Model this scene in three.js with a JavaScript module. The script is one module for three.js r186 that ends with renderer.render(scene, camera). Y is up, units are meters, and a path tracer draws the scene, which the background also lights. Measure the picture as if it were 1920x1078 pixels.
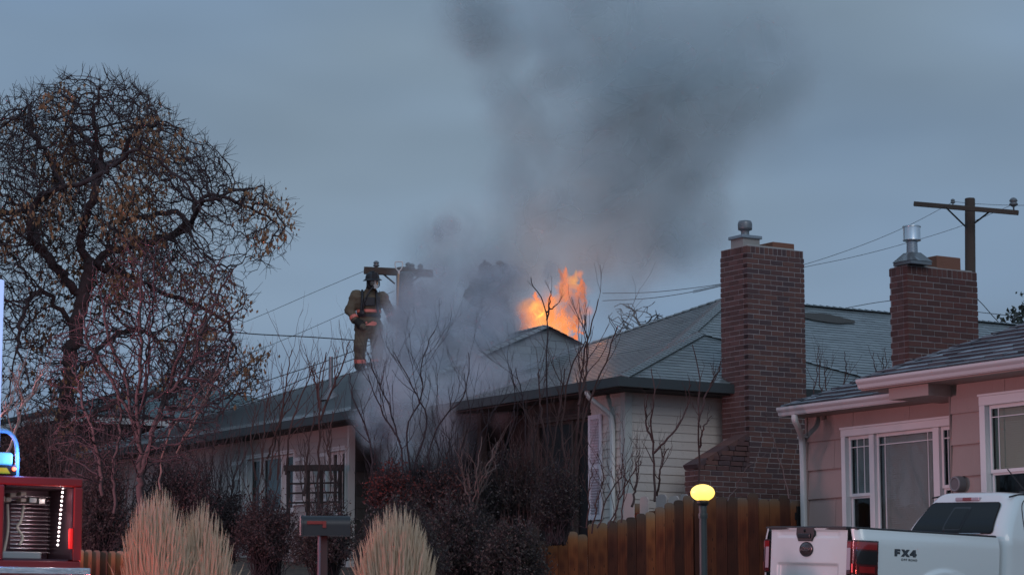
import * as THREE from 'three';
import { mergeGeometries, mergeVertices } from 'three/addons/utils/BufferGeometryUtils.js';
import { RoundedBoxGeometry } from 'three/addons/geometries/RoundedBoxGeometry.js';
import { MarchingCubes } from 'three/addons/objects/MarchingCubes.js';
import { ImprovedNoise } from 'three/addons/math/ImprovedNoise.js';

// ---------- camera: a long lens, looking up the hill along the street (street = X axis, houses towards -Z) ----------
const scene = new THREE.Scene();
const FOC = 4690, YAW = 57.5 * Math.PI / 180, PITCH = Math.atan(672 / FOC), EYE = new THREE.Vector3(0, 1.6, 0);
const camera = new THREE.PerspectiveCamera(2 * Math.atan(539 / FOC) * 180 / Math.PI, 1920 / 1078, 0.5, 3000);
camera.position.copy(EYE);
camera.rotation.set(PITCH, YAW, 0, 'YXZ');
camera.focus = 36; camera.userData.fStop = 4.5;
scene.add(camera);
const renderer = new THREE.WebGLRenderer({ antialias: true });
renderer.toneMapping = THREE.LinearToneMapping;
renderer.toneMappingExposure = 1;
renderer.shadowMap.enabled = true;

// ---------- sky: dusk overcast, one computed panorama ----------
const noise = new ImprovedNoise();
const fbm = (x, y, z, o = 4) => { let s = 0, a = 0.5; for (let i = 0; i < o; i++) { s += a * noise.noise(x, y, z); x *= 2.03; y *= 2.03; z *= 2.03; a *= 0.5; } return s; };
const SUN = new THREE.Vector3(0.8, 0.55, 0.3).normalize();
{
  const W = 1536, H = 768, d = new Float32Array(W * H * 4);
  for (let r = 0; r < H; r++) {
    const el = ((r + 0.5) / H - 0.5) * Math.PI, y = Math.sin(el);
    for (let c = 0; c < W; c++) {
      const az = ((c + 0.5) / W - 0.5) * 2 * Math.PI, x = Math.cos(az) * Math.cos(el), z = Math.sin(az) * Math.cos(el);
      const up = Math.max(0, y), k = 1 / (up + 0.16);
      // soft stretched cloud layers
      const streak = fbm(x * 2.6 + 3.1, up * 13 + 1.7, z * 2.6, 4), puff = fbm(x * 7 + 9, up * 20, z * 7 + 4, 4);
      const west = Math.max(0, x * SUN.x + y * SUN.y + z * SUN.z);
      const lum = 1.02 + 0.55 * streak + 0.2 * puff + 0.3 * Math.min(1, up * 1.2) + 0.9 * west * west;
      const grey = Math.min(1, Math.max(0, 0.45 + 1.5 * fbm(x * 3.3 + 20, up * 9, z * 3.3, 3)));
      const low = Math.exp(-up * 11);
      const R = 0.166 + 0.022 * grey + 0.012 * low, G = 0.248 + 0.004 * grey - 0.004 * low, B = 0.375 - 0.045 * grey;
      const o = (r * W + c) * 4;
      if (y < 0) { d[o] = 0.05; d[o + 1] = 0.055; d[o + 2] = 0.065; } else { d[o] = R * lum * 1.05; d[o + 1] = G * lum * 1.08; d[o + 2] = B * lum * 1.07; }
      d[o + 3] = 1;
    }
  }
  const t = new THREE.DataTexture(d, W, H, THREE.RGBAFormat, THREE.FloatType);
  t.mapping = THREE.EquirectangularReflectionMapping; t.magFilter = THREE.LinearFilter; t.needsUpdate = true;
  scene.background = t; scene.environment = t;
}
const sun = new THREE.DirectionalLight(new THREE.Color().setRGB(1, 0.95, 0.93), 0.5);
sun.position.copy(SUN).multiplyScalar(120); sun.target.position.set(-28, 4, -20);
sun.position.add(sun.target.position);
sun.castShadow = true; sun.shadow.radius = 60; sun.shadow.mapSize.set(2048, 2048);
Object.assign(sun.shadow.camera, { left: -45, right: 45, top: 40, bottom: -40, near: 10, far: 260 });
scene.add(sun, sun.target);

// ---------- helpers ----------
const V = (x, y, z) => new THREE.Vector3(x, y, z);
const FW = V(-Math.sin(YAW) * Math.cos(PITCH), Math.sin(PITCH), -Math.cos(YAW) * Math.cos(PITCH));
const RT = V(Math.cos(YAW), 0, -Math.sin(YAW)), UPV = RT.clone().cross(FW), FH = V(-Math.sin(YAW), 0, -Math.cos(YAW));
const ray = (px, py) => FW.clone().addScaledVector(RT, (px - 960) / FOC).addScaledVector(UPV, -(py - 539) / FOC);
const at = (px, py, dep) => { const r = ray(px, py); return EYE.clone().addScaledVector(r, dep / r.dot(FH)); };   // a sight line measured on the photograph, followed for dep metres
const onZ = (px, py, z) => { const r = ray(px, py); return EYE.clone().addScaledVector(r, (z - EYE.z) / r.z); };
const onX = (px, py, x) => { const r = ray(px, py); return EYE.clone().addScaledVector(r, (x - EYE.x) / r.x); };
function rng(seed) { let s = seed >>> 0; return () => { s = (s + 0x6d2b79f5) | 0; let t = Math.imul(s ^ (s >>> 15), 1 | s); t = (t + Math.imul(t ^ (t >>> 7), 61 | t)) ^ t; return ((t ^ (t >>> 14)) >>> 0) / 4294967296; }; }
const gauss = (r) => Math.sqrt(-2 * Math.log(1 - r() * 0.999999)) * Math.cos(6.28318 * r());
const used = {};
const numbered = (n) => { used[n] = (used[n] ?? -1) + 1; return used[n] ? n + '_' + String(used[n]).padStart(3, '0') : n; };
function tag(o, label, category, group, kind) { if (label) o.userData.label = label; if (category) o.userData.category = category; if (group) o.userData.group = group; if (kind) o.userData.kind = kind; return o; }
function thing(name, label, category, group, pos) { const g = new THREE.Group(); g.name = numbered(name); if (pos) g.position.copy(pos); tag(g, label, category, group); scene.add(g); return g; }
function sub(name, parent) { const g = new THREE.Group(); g.name = name; parent.add(g); return g; }
function part(name, geo, mat, parent, pos) {
  const m = new THREE.Mesh(geo, mat); m.name = parent === scene ? numbered(name) : name; m.castShadow = m.receiveShadow = true;
  if (pos) m.position.set(...(pos.isVector3 ? [pos.x, pos.y, pos.z] : pos)); parent.add(m); return m;
}
const stuff = (o) => { o.userData.kind = 'stuff'; return o; };
const lin = (r, g, b) => new THREE.Color().setRGB(r, g, b);
const M = (r, g, b, rough = 0.85, extra = {}) => new THREE.MeshStandardMaterial({ color: lin(r, g, b), roughness: rough, ...extra });
const P = (r, g, b, rough, extra = {}) => new THREE.MeshPhysicalMaterial({ color: lin(r, g, b), roughness: rough, ...extra });
const box = (x0, x1, y0, y1, z0, z1) => new THREE.BoxGeometry(Math.abs(x1 - x0), Math.abs(y1 - y0), Math.abs(z1 - z0)).translate((x0 + x1) / 2, (y0 + y1) / 2, (z0 + z1) / 2);
const rbox = (x0, x1, y0, y1, z0, z1, r = 0.01) => new RoundedBoxGeometry(Math.abs(x1 - x0), Math.abs(y1 - y0), Math.abs(z1 - z0), 2, r).translate((x0 + x1) / 2, (y0 + y1) / 2, (z0 + z1) / 2);
const plain = (g) => { g = g.index ? g.toNonIndexed() : g; for (const k of Object.keys(g.attributes)) if (k !== 'position' && k !== 'normal') g.deleteAttribute(k); return g; };
const merge = (list) => mergeGeometries(list.map(plain));
const cyl = (r0, r1, h, n = 16) => new THREE.CylinderGeometry(r1, r0, h, n);
const lathe = (pts, n = 24) => new THREE.LatheGeometry(pts.map((p) => new THREE.Vector2(p[0], p[1])), n);
const tube = (pts, r, seg = 40, n = 8) => new THREE.TubeGeometry(new THREE.CatmullRomCurve3(pts), seg, r, n);
function geo(pos, idx, uv, col) {
  const g = new THREE.BufferGeometry(); g.setAttribute('position', new THREE.BufferAttribute(Float32Array.from(pos), 3));
  if (uv) g.setAttribute('uv', new THREE.BufferAttribute(Float32Array.from(uv), 2));
  if (col) g.setAttribute('color', new THREE.BufferAttribute(Float32Array.from(col), 3));
  if (idx) g.setIndex(idx); g.computeVertexNormals(); return g;
}
function grid(nu, nv, f) {                                   // a smooth sheet: f(u, v) -> Vector3
  const p = [], uv = [], ix = [];
  for (let j = 0; j <= nv; j++) for (let i = 0; i <= nu; i++) { const q = f(i / nu, j / nv); p.push(q.x, q.y, q.z); uv.push(i / nu, j / nv); }
  for (let j = 0; j < nv; j++) for (let i = 0; i < nu; i++) { const a = j * (nu + 1) + i; ix.push(a, a + 1, a + nu + 2, a, a + nu + 2, a + nu + 1); }
  return geo(p, ix, uv);
}
// tapered branch tubes gathered into one mesh
class Tubes {
  constructor() { this.p = []; this.n = []; this.i = []; }
  chain(pts, rad, sides = 5) {
    if (pts.length < 2) return;
    let nrm = V(0.31, 0.2, 0.93), start = this.p.length / 3;
    for (let k = 0; k < pts.length; k++) {
      const t = pts[Math.min(k + 1, pts.length - 1)].clone().sub(pts[Math.max(k - 1, 0)]).normalize();
      nrm.addScaledVector(t, -nrm.dot(t)); if (nrm.lengthSq() < 1e-6) nrm.set(1, 0, 0).addScaledVector(t, -t.x); nrm.normalize();
      const b = t.clone().cross(nrm);
      for (let s = 0; s < sides; s++) {
        const a = s / sides * 6.28318, x = Math.cos(a), y = Math.sin(a), nx = nrm.x * x + b.x * y, ny = nrm.y * x + b.y * y, nz = nrm.z * x + b.z * y, r = rad[k];
        this.p.push(pts[k].x + nx * r, pts[k].y + ny * r, pts[k].z + nz * r); this.n.push(nx, ny, nz);
      }
      if (k) for (let s = 0; s < sides; s++) { const a = start + (k - 1) * sides + s, c = start + (k - 1) * sides + (s + 1) % sides; this.i.push(a, c, a + sides, c, c + sides, a + sides); }
    }
  }
  geo() { const g = new THREE.BufferGeometry(); g.setAttribute('position', new THREE.BufferAttribute(Float32Array.from(this.p), 3)); g.setAttribute('normal', new THREE.BufferAttribute(Float32Array.from(this.n), 3)); g.setIndex(this.i); return g; }
}
function canvas(w, h, draw, srgb = true) { const c = document.createElement('canvas'); c.width = w; c.height = h; draw(c.getContext('2d'), w, h); const t = new THREE.CanvasTexture(c); if (srgb) t.colorSpace = THREE.SRGBColorSpace; t.wrapS = t.wrapT = THREE.RepeatWrapping; return t; }
function noiseTex(w, h, f, srgb = false) {                   // grey byte texture from f(u, v) in 0..1
  const d = new Uint8Array(w * h * 4);
  for (let y = 0; y < h; y++) for (let x = 0; x < w; x++) { const v = f(x / w, y / h), o = (y * w + x) * 4, a = Array.isArray(v) ? v : [v, v, v]; for (let c = 0; c < 3; c++) d[o + c] = Math.max(0, Math.min(255, a[c] * 255)); d[o + 3] = 255; }
  const t = new THREE.DataTexture(d, w, h); t.wrapS = t.wrapT = THREE.RepeatWrapping; t.magFilter = THREE.LinearFilter; if (srgb) t.colorSpace = THREE.SRGBColorSpace; t.needsUpdate = true; return t;
}
const wrapN = (u, v, s, k = 0) => { const a = u * 6.28318, b = v * 6.28318; return fbm(Math.cos(a) * s + k, Math.sin(a) * s + Math.cos(b) * s, Math.sin(b) * s + k, 4); };
const roughT = noiseTex(256, 256, (u, v) => 0.6 + 0.9 * wrapN(u, v, 2.2) + 0.35 * wrapN(u, v, 9, 5));
const tint = (c, k) => lin(c.r * k, c.g * k, c.b * k);

// ---------- ground: a hill that climbs along the street and towards the houses ----------
const groundY = (x, z) => {
  const s = THREE.MathUtils.smoothstep(-z, 8, 21);
  const along = -0.075 * Math.max(-70, Math.min(40, x));
  return along + 0.12 * s + (Math.abs(x) > 70 || z < -45 ? 0 : 0);
};
{
  const xs = [-900, -400, -200, -120, -85], zs = [-900, -400, -200, -100, -60];
  for (let x = -70; x <= 40; x += 2) xs.push(x); xs.push(60, 120, 300, 900);
  for (let z = -45; z <= 14; z += 1.5) zs.push(z); zs.push(30, 80, 300, 900);
  const p = [], uv = [], ix = [];
  zs.forEach((z) => xs.forEach((x) => { p.push(x, groundY(x, z) - (z > -8.2 && z < 6 ? 0.16 : 0) + 0.03 * noise.noise(x * 0.7, 0.3, z * 0.7), z); uv.push(x / 3, z / 3); }));
  for (let j = 0; j + 1 < zs.length; j++) for (let i = 0; i + 1 < xs.length; i++) { const a = j * xs.length + i, b = a + xs.length; ix.push(a, b, a + 1, b, b + 1, a + 1); }
  const soil = noiseTex(512, 512, (u, v) => { const n = 0.5 + wrapN(u, v, 3) + 0.6 * wrapN(u, v, 12, 3); return [0.3 * n + 0.1, 0.24 * n + 0.09, 0.19 * n + 0.08]; }, true);
  tag(part('ground', geo(p, ix, uv), new THREE.MeshStandardMaterial({ map: soil, roughness: 1, bumpMap: roughT, bumpScale: 0.03 }), scene), null, null, null, 'structure');
  const strip = (x0, x1, z0, z1, lift, n) => grid(n, 8, (u, v) => { const x = x0 + (x1 - x0) * u, z = z1 + (z0 - z1) * v; return V(x, groundY(x, z) + lift, z); });
  const asph = noiseTex(256, 256, (u, v) => { const n = 0.26 + 0.12 * wrapN(u, v, 4) + 0.12 * wrapN(u, v, 20, 2); return [n, n, n * 1.03]; }, true); asph.repeat.set(40, 4);
  tag(part('road', strip(-85, 30, -8, 5, -0.11, 60), new THREE.MeshStandardMaterial({ map: asph, roughness: 0.9 }), scene), null, null, null, 'structure');
  const conc = M(0.27, 0.26, 0.25, 0.9, { bumpMap: roughT, bumpScale: 0.004 });
  tag(part('kerb', (() => { const g = []; for (let x = -84; x < 30; x += 2) { const b = box(-1, 1, -0.2, 0.03, -0.075, 0.075); b.rotateZ(-Math.atan(0.075)); b.translate(x, groundY(x, -8.1), -8.1); g.push(b); } return merge(g); })(), conc, scene), null, null, null, 'structure');
  tag(part('driveway', strip(-23.4, -18.2, -21.7, -8.2, 0.045, 10), conc, scene), null, null, null, 'structure');
}
// ---------- building blocks for houses ----------
const grainT = noiseTex(256, 256, (u, v) => 0.72 + 0.25 * wrapN(u, v, 2.5) + 0.3 * fbm(u * 90, v * 3, 1, 2));
const striT = noiseTex(256, 64, (u, v) => 0.5 + 0.5 * Math.sin(u * 6.28318 * 48 + 2 * Math.sin(u * 40)) * 0.6 + 0.2 * wrapN(u, v, 3));
function wedge(L, h, t0, t1) {                               // a lapped board along x: t1 proud at its lower edge, t0 at its upper
  const g = box(-L / 2, L / 2, 0, h, -0.006, 0), p = g.attributes.position;
  for (let i = 0; i < p.count; i++) if (p.getZ(i) > -0.003) p.setZ(i, p.getY(i) < h / 2 ? t1 : t0);
  g.computeVertexNormals();
  const uv = g.attributes.uv; for (let i = 0; i < uv.count; i++) uv.setXY(i, p.getX(i) / 1.2, p.getY(i) / 1.2);
  return g;
}
// courses of boards on a wall that faces +z (turn 0) or +x (turn 90): a runs along the wall to the right as seen from outside
function sidedWall(parent, o) {
  const r = rng(o.seed ?? 7), w = sub(o.name ?? 'wall', parent);
  const put = (m, a, y) => { if (o.face === 'Z') m.position.set(a, y, o.plane); else { m.position.set(o.plane, y, -a); m.rotation.y = Math.PI / 2; } };
  const back = box(o.a0, o.a1, o.y0, o.y1, -0.44, -0.4); if (o.face === 'X') back.rotateY(Math.PI / 2);
  part('sheathing', back, MAT.dark, w, o.face === 'Z' ? [0, 0, o.plane] : [o.plane, 0, 0]);
  let n = 0;
  for (let y = o.y0; y < o.y1 - 0.01; y += o.course) {
    const H = Math.min(o.course * 1.03, o.y1 - y), cuts = [y, y + H]; for (const [, , v0, v1] of o.holes ?? []) for (const v of [v0, v1]) if (v > y + 0.01 && v < y + H - 0.01) cuts.push(v);
    cuts.sort((p, q) => p - q);
    for (let c = 0; c + 1 < cuts.length; c++) {
      const yb = cuts[c], h = cuts[c + 1] - yb, mid = yb + h / 2, lap = o.lap ?? 0.016, tAt = (q) => 0.003 + (lap - 0.003) * (1 - (q - y) / H); let runs = [[o.a0, o.a1]];
      for (const [h0, h1, v0, v1] of o.holes ?? []) if (mid > v0 && mid < v1) runs = runs.flatMap(([a, b]) => [[a, Math.min(b, h0)], [Math.max(a, h1), b]]).filter(([a, b]) => b - a > 0.02);
      for (const [a, b] of runs) {
        let s = a - (o.joint ? (n % 2 ? 0.5 : 0.15) * o.joint : 0);
        while (s < b - 0.01) {
          const e = o.joint ? Math.min(b, s + o.joint) : b, s0 = Math.max(s, a);
          if (e - s0 > 0.03) { const m = part(o.piece ?? 'siding_plank', wedge(e - s0 - 0.005, h, tAt(yb + h), tAt(yb)), o.mats[Math.floor(r() * o.mats.length)], w); put(m, (s0 + e) / 2, yb); }
          s = o.joint ? s + o.joint : b;
        }
      }
    }
    n++;
  }
  return w;
}
const MAT = {
  dark: M(0.02, 0.02, 0.022, 0.95), coreDark: M(0.012, 0.011, 0.011, 0.95), black: M(0.008, 0.008, 0.009, 0.6),
  fascia: M(0.035, 0.042, 0.045, 0.6), soffit: M(0.05, 0.05, 0.05, 0.9),
  white: M(0.72, 0.71, 0.7, 0.45), whiteOld: M(0.5, 0.5, 0.49, 0.6), trimM: M(0.42, 0.43, 0.41, 0.6),
  glass: new THREE.MeshPhysicalMaterial({ color: lin(0.8, 0.85, 0.85), transmission: 1, thickness: 0, roughness: 0.04, ior: 1.5, specularIntensity: 0.55 }),
  darkPane: P(0.012, 0.011, 0.011, 0.35, { specularIntensity: 0.25 }),  // panes painted opaque near-black for the dark behind the glass
  blind: M(0.6, 0.55, 0.48, 0.8), curtain: M(0.2, 0.19, 0.17, 0.95), curtainDark: M(0.06, 0.055, 0.05, 0.95),
  galv: M(0.26, 0.28, 0.3, 0.45, { metalness: 0.6, roughnessMap: roughT }), galvDull: M(0.16, 0.17, 0.18, 0.6, { metalness: 0.4, roughnessMap: roughT }),
  steelBright: M(0.7, 0.72, 0.74, 0.22, { metalness: 1 }), terra: M(0.2, 0.085, 0.055, 0.9, { bumpMap: roughT, bumpScale: 0.006 }),
  mortar: M(0.3, 0.26, 0.255, 1, { bumpMap: roughT, bumpScale: 0.004 }), concrete: M(0.3, 0.28, 0.26, 0.95, { bumpMap: roughT, bumpScale: 0.005 }),
};
// a convex roof face laid with shingles; pts[0] -> pts[1] is the eave, the outside seen counter-clockwise
function shingleFace(pts, o, single, bulk) {
  const u = pts[1].clone().sub(pts[0]).normalize(), n = u.clone().cross(pts[pts.length - 1].clone().sub(pts[0])).normalize(); if (n.y < 0) n.negate();
  const v = n.clone().cross(u); if (v.y < 0) v.negate();
  const flat = pts.map((p) => { const q = p.clone().sub(pts[0]); return [q.dot(u), q.dot(v)]; });
  let area = 0; flat.forEach((a, i) => { const b = flat[(i + 1) % flat.length]; area += a[0] * b[1] - b[0] * a[1]; });
  if (area < 0) flat.reverse();
  const us = flat.map((f) => f[0]), vs = flat.map((f) => f[1]), u0 = Math.min(...us), u1 = Math.max(...us), v1 = Math.max(...vs), r = rng(o.seed ?? 3);
  const clip = (poly) => { for (let i = 0; i < flat.length && poly.length; i++) { const a = flat[i], b = flat[(i + 1) % flat.length], side = (p) => (b[0] - a[0]) * (p[1] - a[1]) - (b[1] - a[1]) * (p[0] - a[0]), out = []; poly.forEach((p, k) => { const q = poly[(k + 1) % poly.length], sp = side(p), sq = side(q); if (sp >= -1e-6) out.push(p); if ((sp > 1e-6 && sq < -1e-6) || (sp < -1e-6 && sq > 1e-6)) { const t = sp / (sp - sq); out.push([p[0] + (q[0] - p[0]) * t, p[1] + (q[1] - p[1]) * t]); } }); poly = out; } return poly; };
  const w3 = (p, l) => pts[0].clone().addScaledVector(u, p[0]).addScaledVector(v, p[1]).addScaledVector(n, l);
  const th = o.thick ?? 0.009; let row = 0;
  for (let y = -0.02; y < v1; y += o.exp, row++) {
    let x = u0 - r() * o.tab;
    while (x < u1) {
      const wd = o.tab * (0.75 + 0.5 * r()), drop = o.drop ? (r() < 0.4 ? -o.drop * r() : 0) : 0, rect = clip([[x + 0.002, y + drop], [x + wd - 0.002, y + drop], [x + wd - 0.002, y + o.exp + 0.012], [x + 0.002, y + o.exp + 0.012]]);
      x += wd; if (rect.length < 3) continue;
      const cc = [], lift = (p) => 0.004 + (th + (o.var ?? 0.002) * (r0 - 0.5)) * (1 - Math.min(1, (p[1] - y) / o.exp)), r0 = r(), top = rect.map((p) => w3(p, lift(p))), pos = [], k = 0.78 + 0.4 * r();
      for (let i = 1; i + 1 < top.length; i++) for (const q of [top[0], top[i], top[i + 1]]) pos.push(q.x, q.y, q.z), cc.push(k);
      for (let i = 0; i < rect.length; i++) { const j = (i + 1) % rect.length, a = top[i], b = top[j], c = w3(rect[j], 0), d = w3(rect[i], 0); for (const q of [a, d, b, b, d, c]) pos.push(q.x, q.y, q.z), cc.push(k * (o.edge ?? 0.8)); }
      const mid = top[0];
      if (single && single.room > 0 && (!o.pick || o.pick(mid))) { single.room--; part('shingle', geo(pos, null, null, cc.flatMap((q) => [q, q, q])), single.mats[Math.floor(r() * single.mats.length)], single.parent); } else { for (const c of pos) bulk.p.push(c); for (const q of cc) bulk.c.push(q, q, q); }
    }
  }
}
const deck = (pts, t = 0.05) => {                            // the boards under the shingles, a slab
  const n = pts[1].clone().sub(pts[0]).cross(pts[2].clone().sub(pts[0])).normalize(); if (n.y < 0) n.negate();
  const p = []; const lo = pts.map((q) => q.clone().addScaledVector(n, -t - 0.003)), hi = pts.map((q) => q.clone().addScaledVector(n, -0.003));
  for (const f of [lo, hi]) for (let i = 1; i + 1 < f.length; i++) for (const q of [f[0], f[i], f[i + 1]]) p.push(q.x, q.y, q.z);
  pts.forEach((_, i) => { const j = (i + 1) % pts.length; for (const q of [lo[i], lo[j], hi[i], hi[i], lo[j], hi[j]]) p.push(q.x, q.y, q.z); });
  return geo(p);
};
function ridgeCaps(a, b, w, bulk, seed) {                    // bent caps along a hip or ridge
  const d = b.clone().sub(a), L = d.length(), r = rng(seed); d.normalize();
  const s = d.clone().cross(V(0, 1, 0)).normalize();
  for (let t = 0; t < L; t += 0.15) {
    const c = a.clone().addScaledVector(d, t), e = a.clone().addScaledVector(d, Math.min(L, t + 0.19)), k = 1.02 + 0.2 * r(), pts = [];
    for (const [q, l] of [[c, 0.036], [e, 0.02]]) for (const m of [-1, 0, 1]) pts.push(q.clone().addScaledVector(s, m * w).add(V(0, l - (m ? w * 0.34 : 0), 0)));
    for (const [i, j, m] of [[0, 1, 3], [1, 4, 3], [1, 2, 4], [2, 5, 4]]) for (const q of [pts[i], pts[j], pts[m]]) bulk.p.push(q.x, q.y, q.z), bulk.c.push(k, k, k);
    const f = pts.slice(0, 3); for (const [i, j] of [[0, 1], [1, 2]]) for (const q of [f[i], f[j], f[j].clone().add(V(0, -0.02, 0)), f[i], f[j].clone().add(V(0, -0.02, 0)), f[i].clone().add(V(0, -0.02, 0))]) bulk.p.push(q.x, q.y, q.z), bulk.c.push(k * 0.8, k * 0.8, k * 0.8);
  }
}
// brick chimney shaft pieces: boxes round a mortar core, those on the +x face first
function brickwork(parent, rows, budget, mats, seed) {       // rows: {y, h, x0, x1, z0, z1, len}
  const r = rng(seed), rest = [], shared = {};
  const brick = (x0, x1, y0, y1, z0, z1, key) => {
    const L = x1 - x0, H = y1 - y0, D = z1 - z0, k = [L, H, D].map((a) => a.toFixed(3)).join();
    const g = shared[k] ??= new THREE.BoxGeometry(L, H, D);
    const c = V((x0 + x1) / 2 + (key ? (r() - 0.5) * 0.006 : 0), (y0 + y1) / 2 + (r() - 0.5) * 0.003, (z0 + z1) / 2 + (key ? 0 : (r() - 0.5) * 0.006));
    if (key && budget.n > 0) { budget.n--; part('brick', g, mats[Math.floor(r() * mats.length)], parent, c); } else { const q = plain(g.clone().translate(c.x, c.y, c.z)), t = 0.75 + 0.5 * r(), a = new Float32Array(q.attributes.position.count * 3).fill(t); q.setAttribute('color', new THREE.BufferAttribute(a, 3)); rest.push(q); }
  };
  rows.forEach((w, n) => {
    const j = 0.015, len = w.len ?? 0.23, y0 = w.y, y1 = w.y + w.h - j, d = 0.1;
    for (let z = w.z1 + (n % 2 && !w.soldier ? len / 2 : 0); z > w.z0 + 0.02; z -= len) { const b = Math.min(w.z1, z), a = Math.max(w.z0, z - len + j); if (b - a > 0.03) brick(w.x1 - d, w.x1, y0, y1, a, b, true); }
    if (n % 2 && !w.soldier) brick(w.x1 - d, w.x1, y0, y1, Math.max(w.z0, w.z1 - len / 2 + j), w.z1, true);
    for (let x = w.x1 - d - j - (n % 2 ? 0 : len / 2); x > w.x0 + 0.03; x -= len) { const a = Math.max(w.x0, x - len + j); if (x - a > 0.03) brick(a, x, y0, y1, w.z1 - d, w.z1, false); }
    if (n % 2 === 0) { const b = w.x1 - d - j; brick(Math.max(w.x0, b - len / 2 + j), b, y0, y1, w.z1 - d, w.z1, false); }
  });
  if (rest.length) stuff(part('brick', mergeGeometries(rest), M(0.11, 0.053, 0.048, 0.92, { vertexColors: true, bumpMap: roughT, bumpScale: 0.004 }), parent));
}
const brickMats = [[0.105, 0.05, 0.047], [0.125, 0.058, 0.05], [0.09, 0.047, 0.047], [0.14, 0.064, 0.053], [0.08, 0.047, 0.05]].map((c) => M(...c, 0.9, { bumpMap: roughT, bumpScale: 0.004 }));
// a window in a wall that faces +z
function windowUnit(house, o) {                              // x0..x1, y0..y1, z (wall face), bays: [{x0,x1,split,fill}]
  const w = sub('window', house), t = o.trim ?? 0.09, z = o.z, fm = o.frame ?? MAT.white, g = [];
  g.push(rbox(o.x0 - t, o.x1 + t, o.y1, o.y1 + t * 1.15, z - 0.05, z + 0.05, 0.006), rbox(o.x0 - t, o.x0, o.y0, o.y1, z - 0.05, z + 0.045, 0.006), rbox(o.x1, o.x1 + t, o.y0, o.y1, z - 0.05, z + 0.045, 0.006), rbox(o.x0 - t * 1.2, o.x1 + t * 1.2, o.y0 - 0.06, o.y0, z - 0.05, z + 0.06, 0.006));
  g.push(rbox(o.x0 - t * 1.1, o.x1 + t * 1.1, o.y1 + t * 1.15, o.y1 + t * 1.15 + 0.03, z - 0.05, z + 0.065, 0.005));
  for (let i = 0; i + 1 < o.bays.length; i++) g.push(rbox(o.bays[i].x1, o.bays[i + 1].x0, o.y0, o.y1, z - 0.06, z + 0.018, 0.006));
  part('frame', merge(g), fm, w);
  for (const b of o.bays) {
    const s = 0.045, sash = [], parts = b.split ? [[o.y0, b.split, -0.05], [b.split - 0.02, o.y1, -0.025]] : [[o.y0, o.y1, -0.035]];
    for (const [a, c, dz] of parts) {
      sash.push(rbox(b.x0, b.x0 + s, a, c, z + dz - 0.03, z + dz, 0.004), rbox(b.x1 - s, b.x1, a, c, z + dz - 0.03, z + dz, 0.004), rbox(b.x0 + s, b.x1 - s, a, a + s, z + dz - 0.03, z + dz, 0.004), rbox(b.x0 + s, b.x1 - s, c - s, c, z + dz - 0.03, z + dz, 0.004));
      if (b.bars && dz > -0.04) { const inset = 0.11; sash.push(box(b.x0 + s + inset, b.x0 + s + inset + 0.012, a + s, c - s, z + dz - 0.024, z + dz - 0.012), box(b.x1 - s - inset - 0.012, b.x1 - s - inset, a + s, c - s, z + dz - 0.024, z + dz - 0.012), box(b.x0 + s, b.x1 - s, c - s - inset, c - s - inset + 0.012, z + dz - 0.0245, z + dz - 0.0125)); }
      part('pane', box(b.x0 + s, b.x1 - s, a + s, c - s, z + dz - 0.021, z + dz - 0.019), o.glass ?? MAT.glass, w);
    }
    part('sash', merge(sash), fm, w);
    const fy = b.fillFrom ?? o.y0;
    if (b.fill === 'blind') { const sl = []; for (let y = fy; y < o.y1; y += 0.028) { const q = box(b.x0 + 0.01, b.x1 - 0.01, -0.0012, 0.0012, -0.017, 0.017); q.rotateX(1.3); q.translate(0, y, z - 0.12); sl.push(q); } stuff(part('blind_slat', merge(sl), b.mat ?? MAT.blind, w)); }
    else if (b.fill) part('curtain', grid(40, 1, (u, v) => V(b.x0 + (b.x1 - b.x0) * u, fy + (o.y1 - fy) * v, z - 0.13 + 0.018 * Math.sin(u * 6.28 * Math.round((b.x1 - b.x0) * 9)))), b.mat ?? MAT.curtain, w);
  }
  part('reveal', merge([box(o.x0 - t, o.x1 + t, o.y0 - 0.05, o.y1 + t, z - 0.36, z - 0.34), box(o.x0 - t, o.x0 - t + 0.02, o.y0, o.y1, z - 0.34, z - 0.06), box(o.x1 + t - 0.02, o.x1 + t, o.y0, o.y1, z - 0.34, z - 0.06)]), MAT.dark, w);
  return w;
}
function shutter(house, x0, x1, y0, y1, z, mat) {
  const s = sub('shutter', house), b = 0.05;
  part('frame', merge([rbox(x0, x0 + b, y0, y1, z, z + 0.035, 0.004), rbox(x1 - b, x1, y0, y1, z, z + 0.035, 0.004), rbox(x0 + b, x1 - b, y0, y0 + 0.07, z, z + 0.033, 0.004), rbox(x0 + b, x1 - b, y1 - 0.07, y1, z, z + 0.033, 0.004), rbox(x0 + b, x1 - b, (y0 + y1) / 2 - 0.03, (y0 + y1) / 2 + 0.03, z, z + 0.033, 0.004), box(x0 + b, x1 - b, y0 + 0.07, y1 - 0.07, z, z + 0.004)]), mat, s);
  const l = []; for (let y = y0 + 0.1; y < y1 - 0.09; y += 0.042) { const q = box(x0 + b, x1 - b, -0.021, 0.021, -0.003, 0.003); q.rotateX(0.75); q.translate(0, y, z + 0.019); l.push(q); }
  stuff(part('louver', merge(l), mat, s));
}
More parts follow.
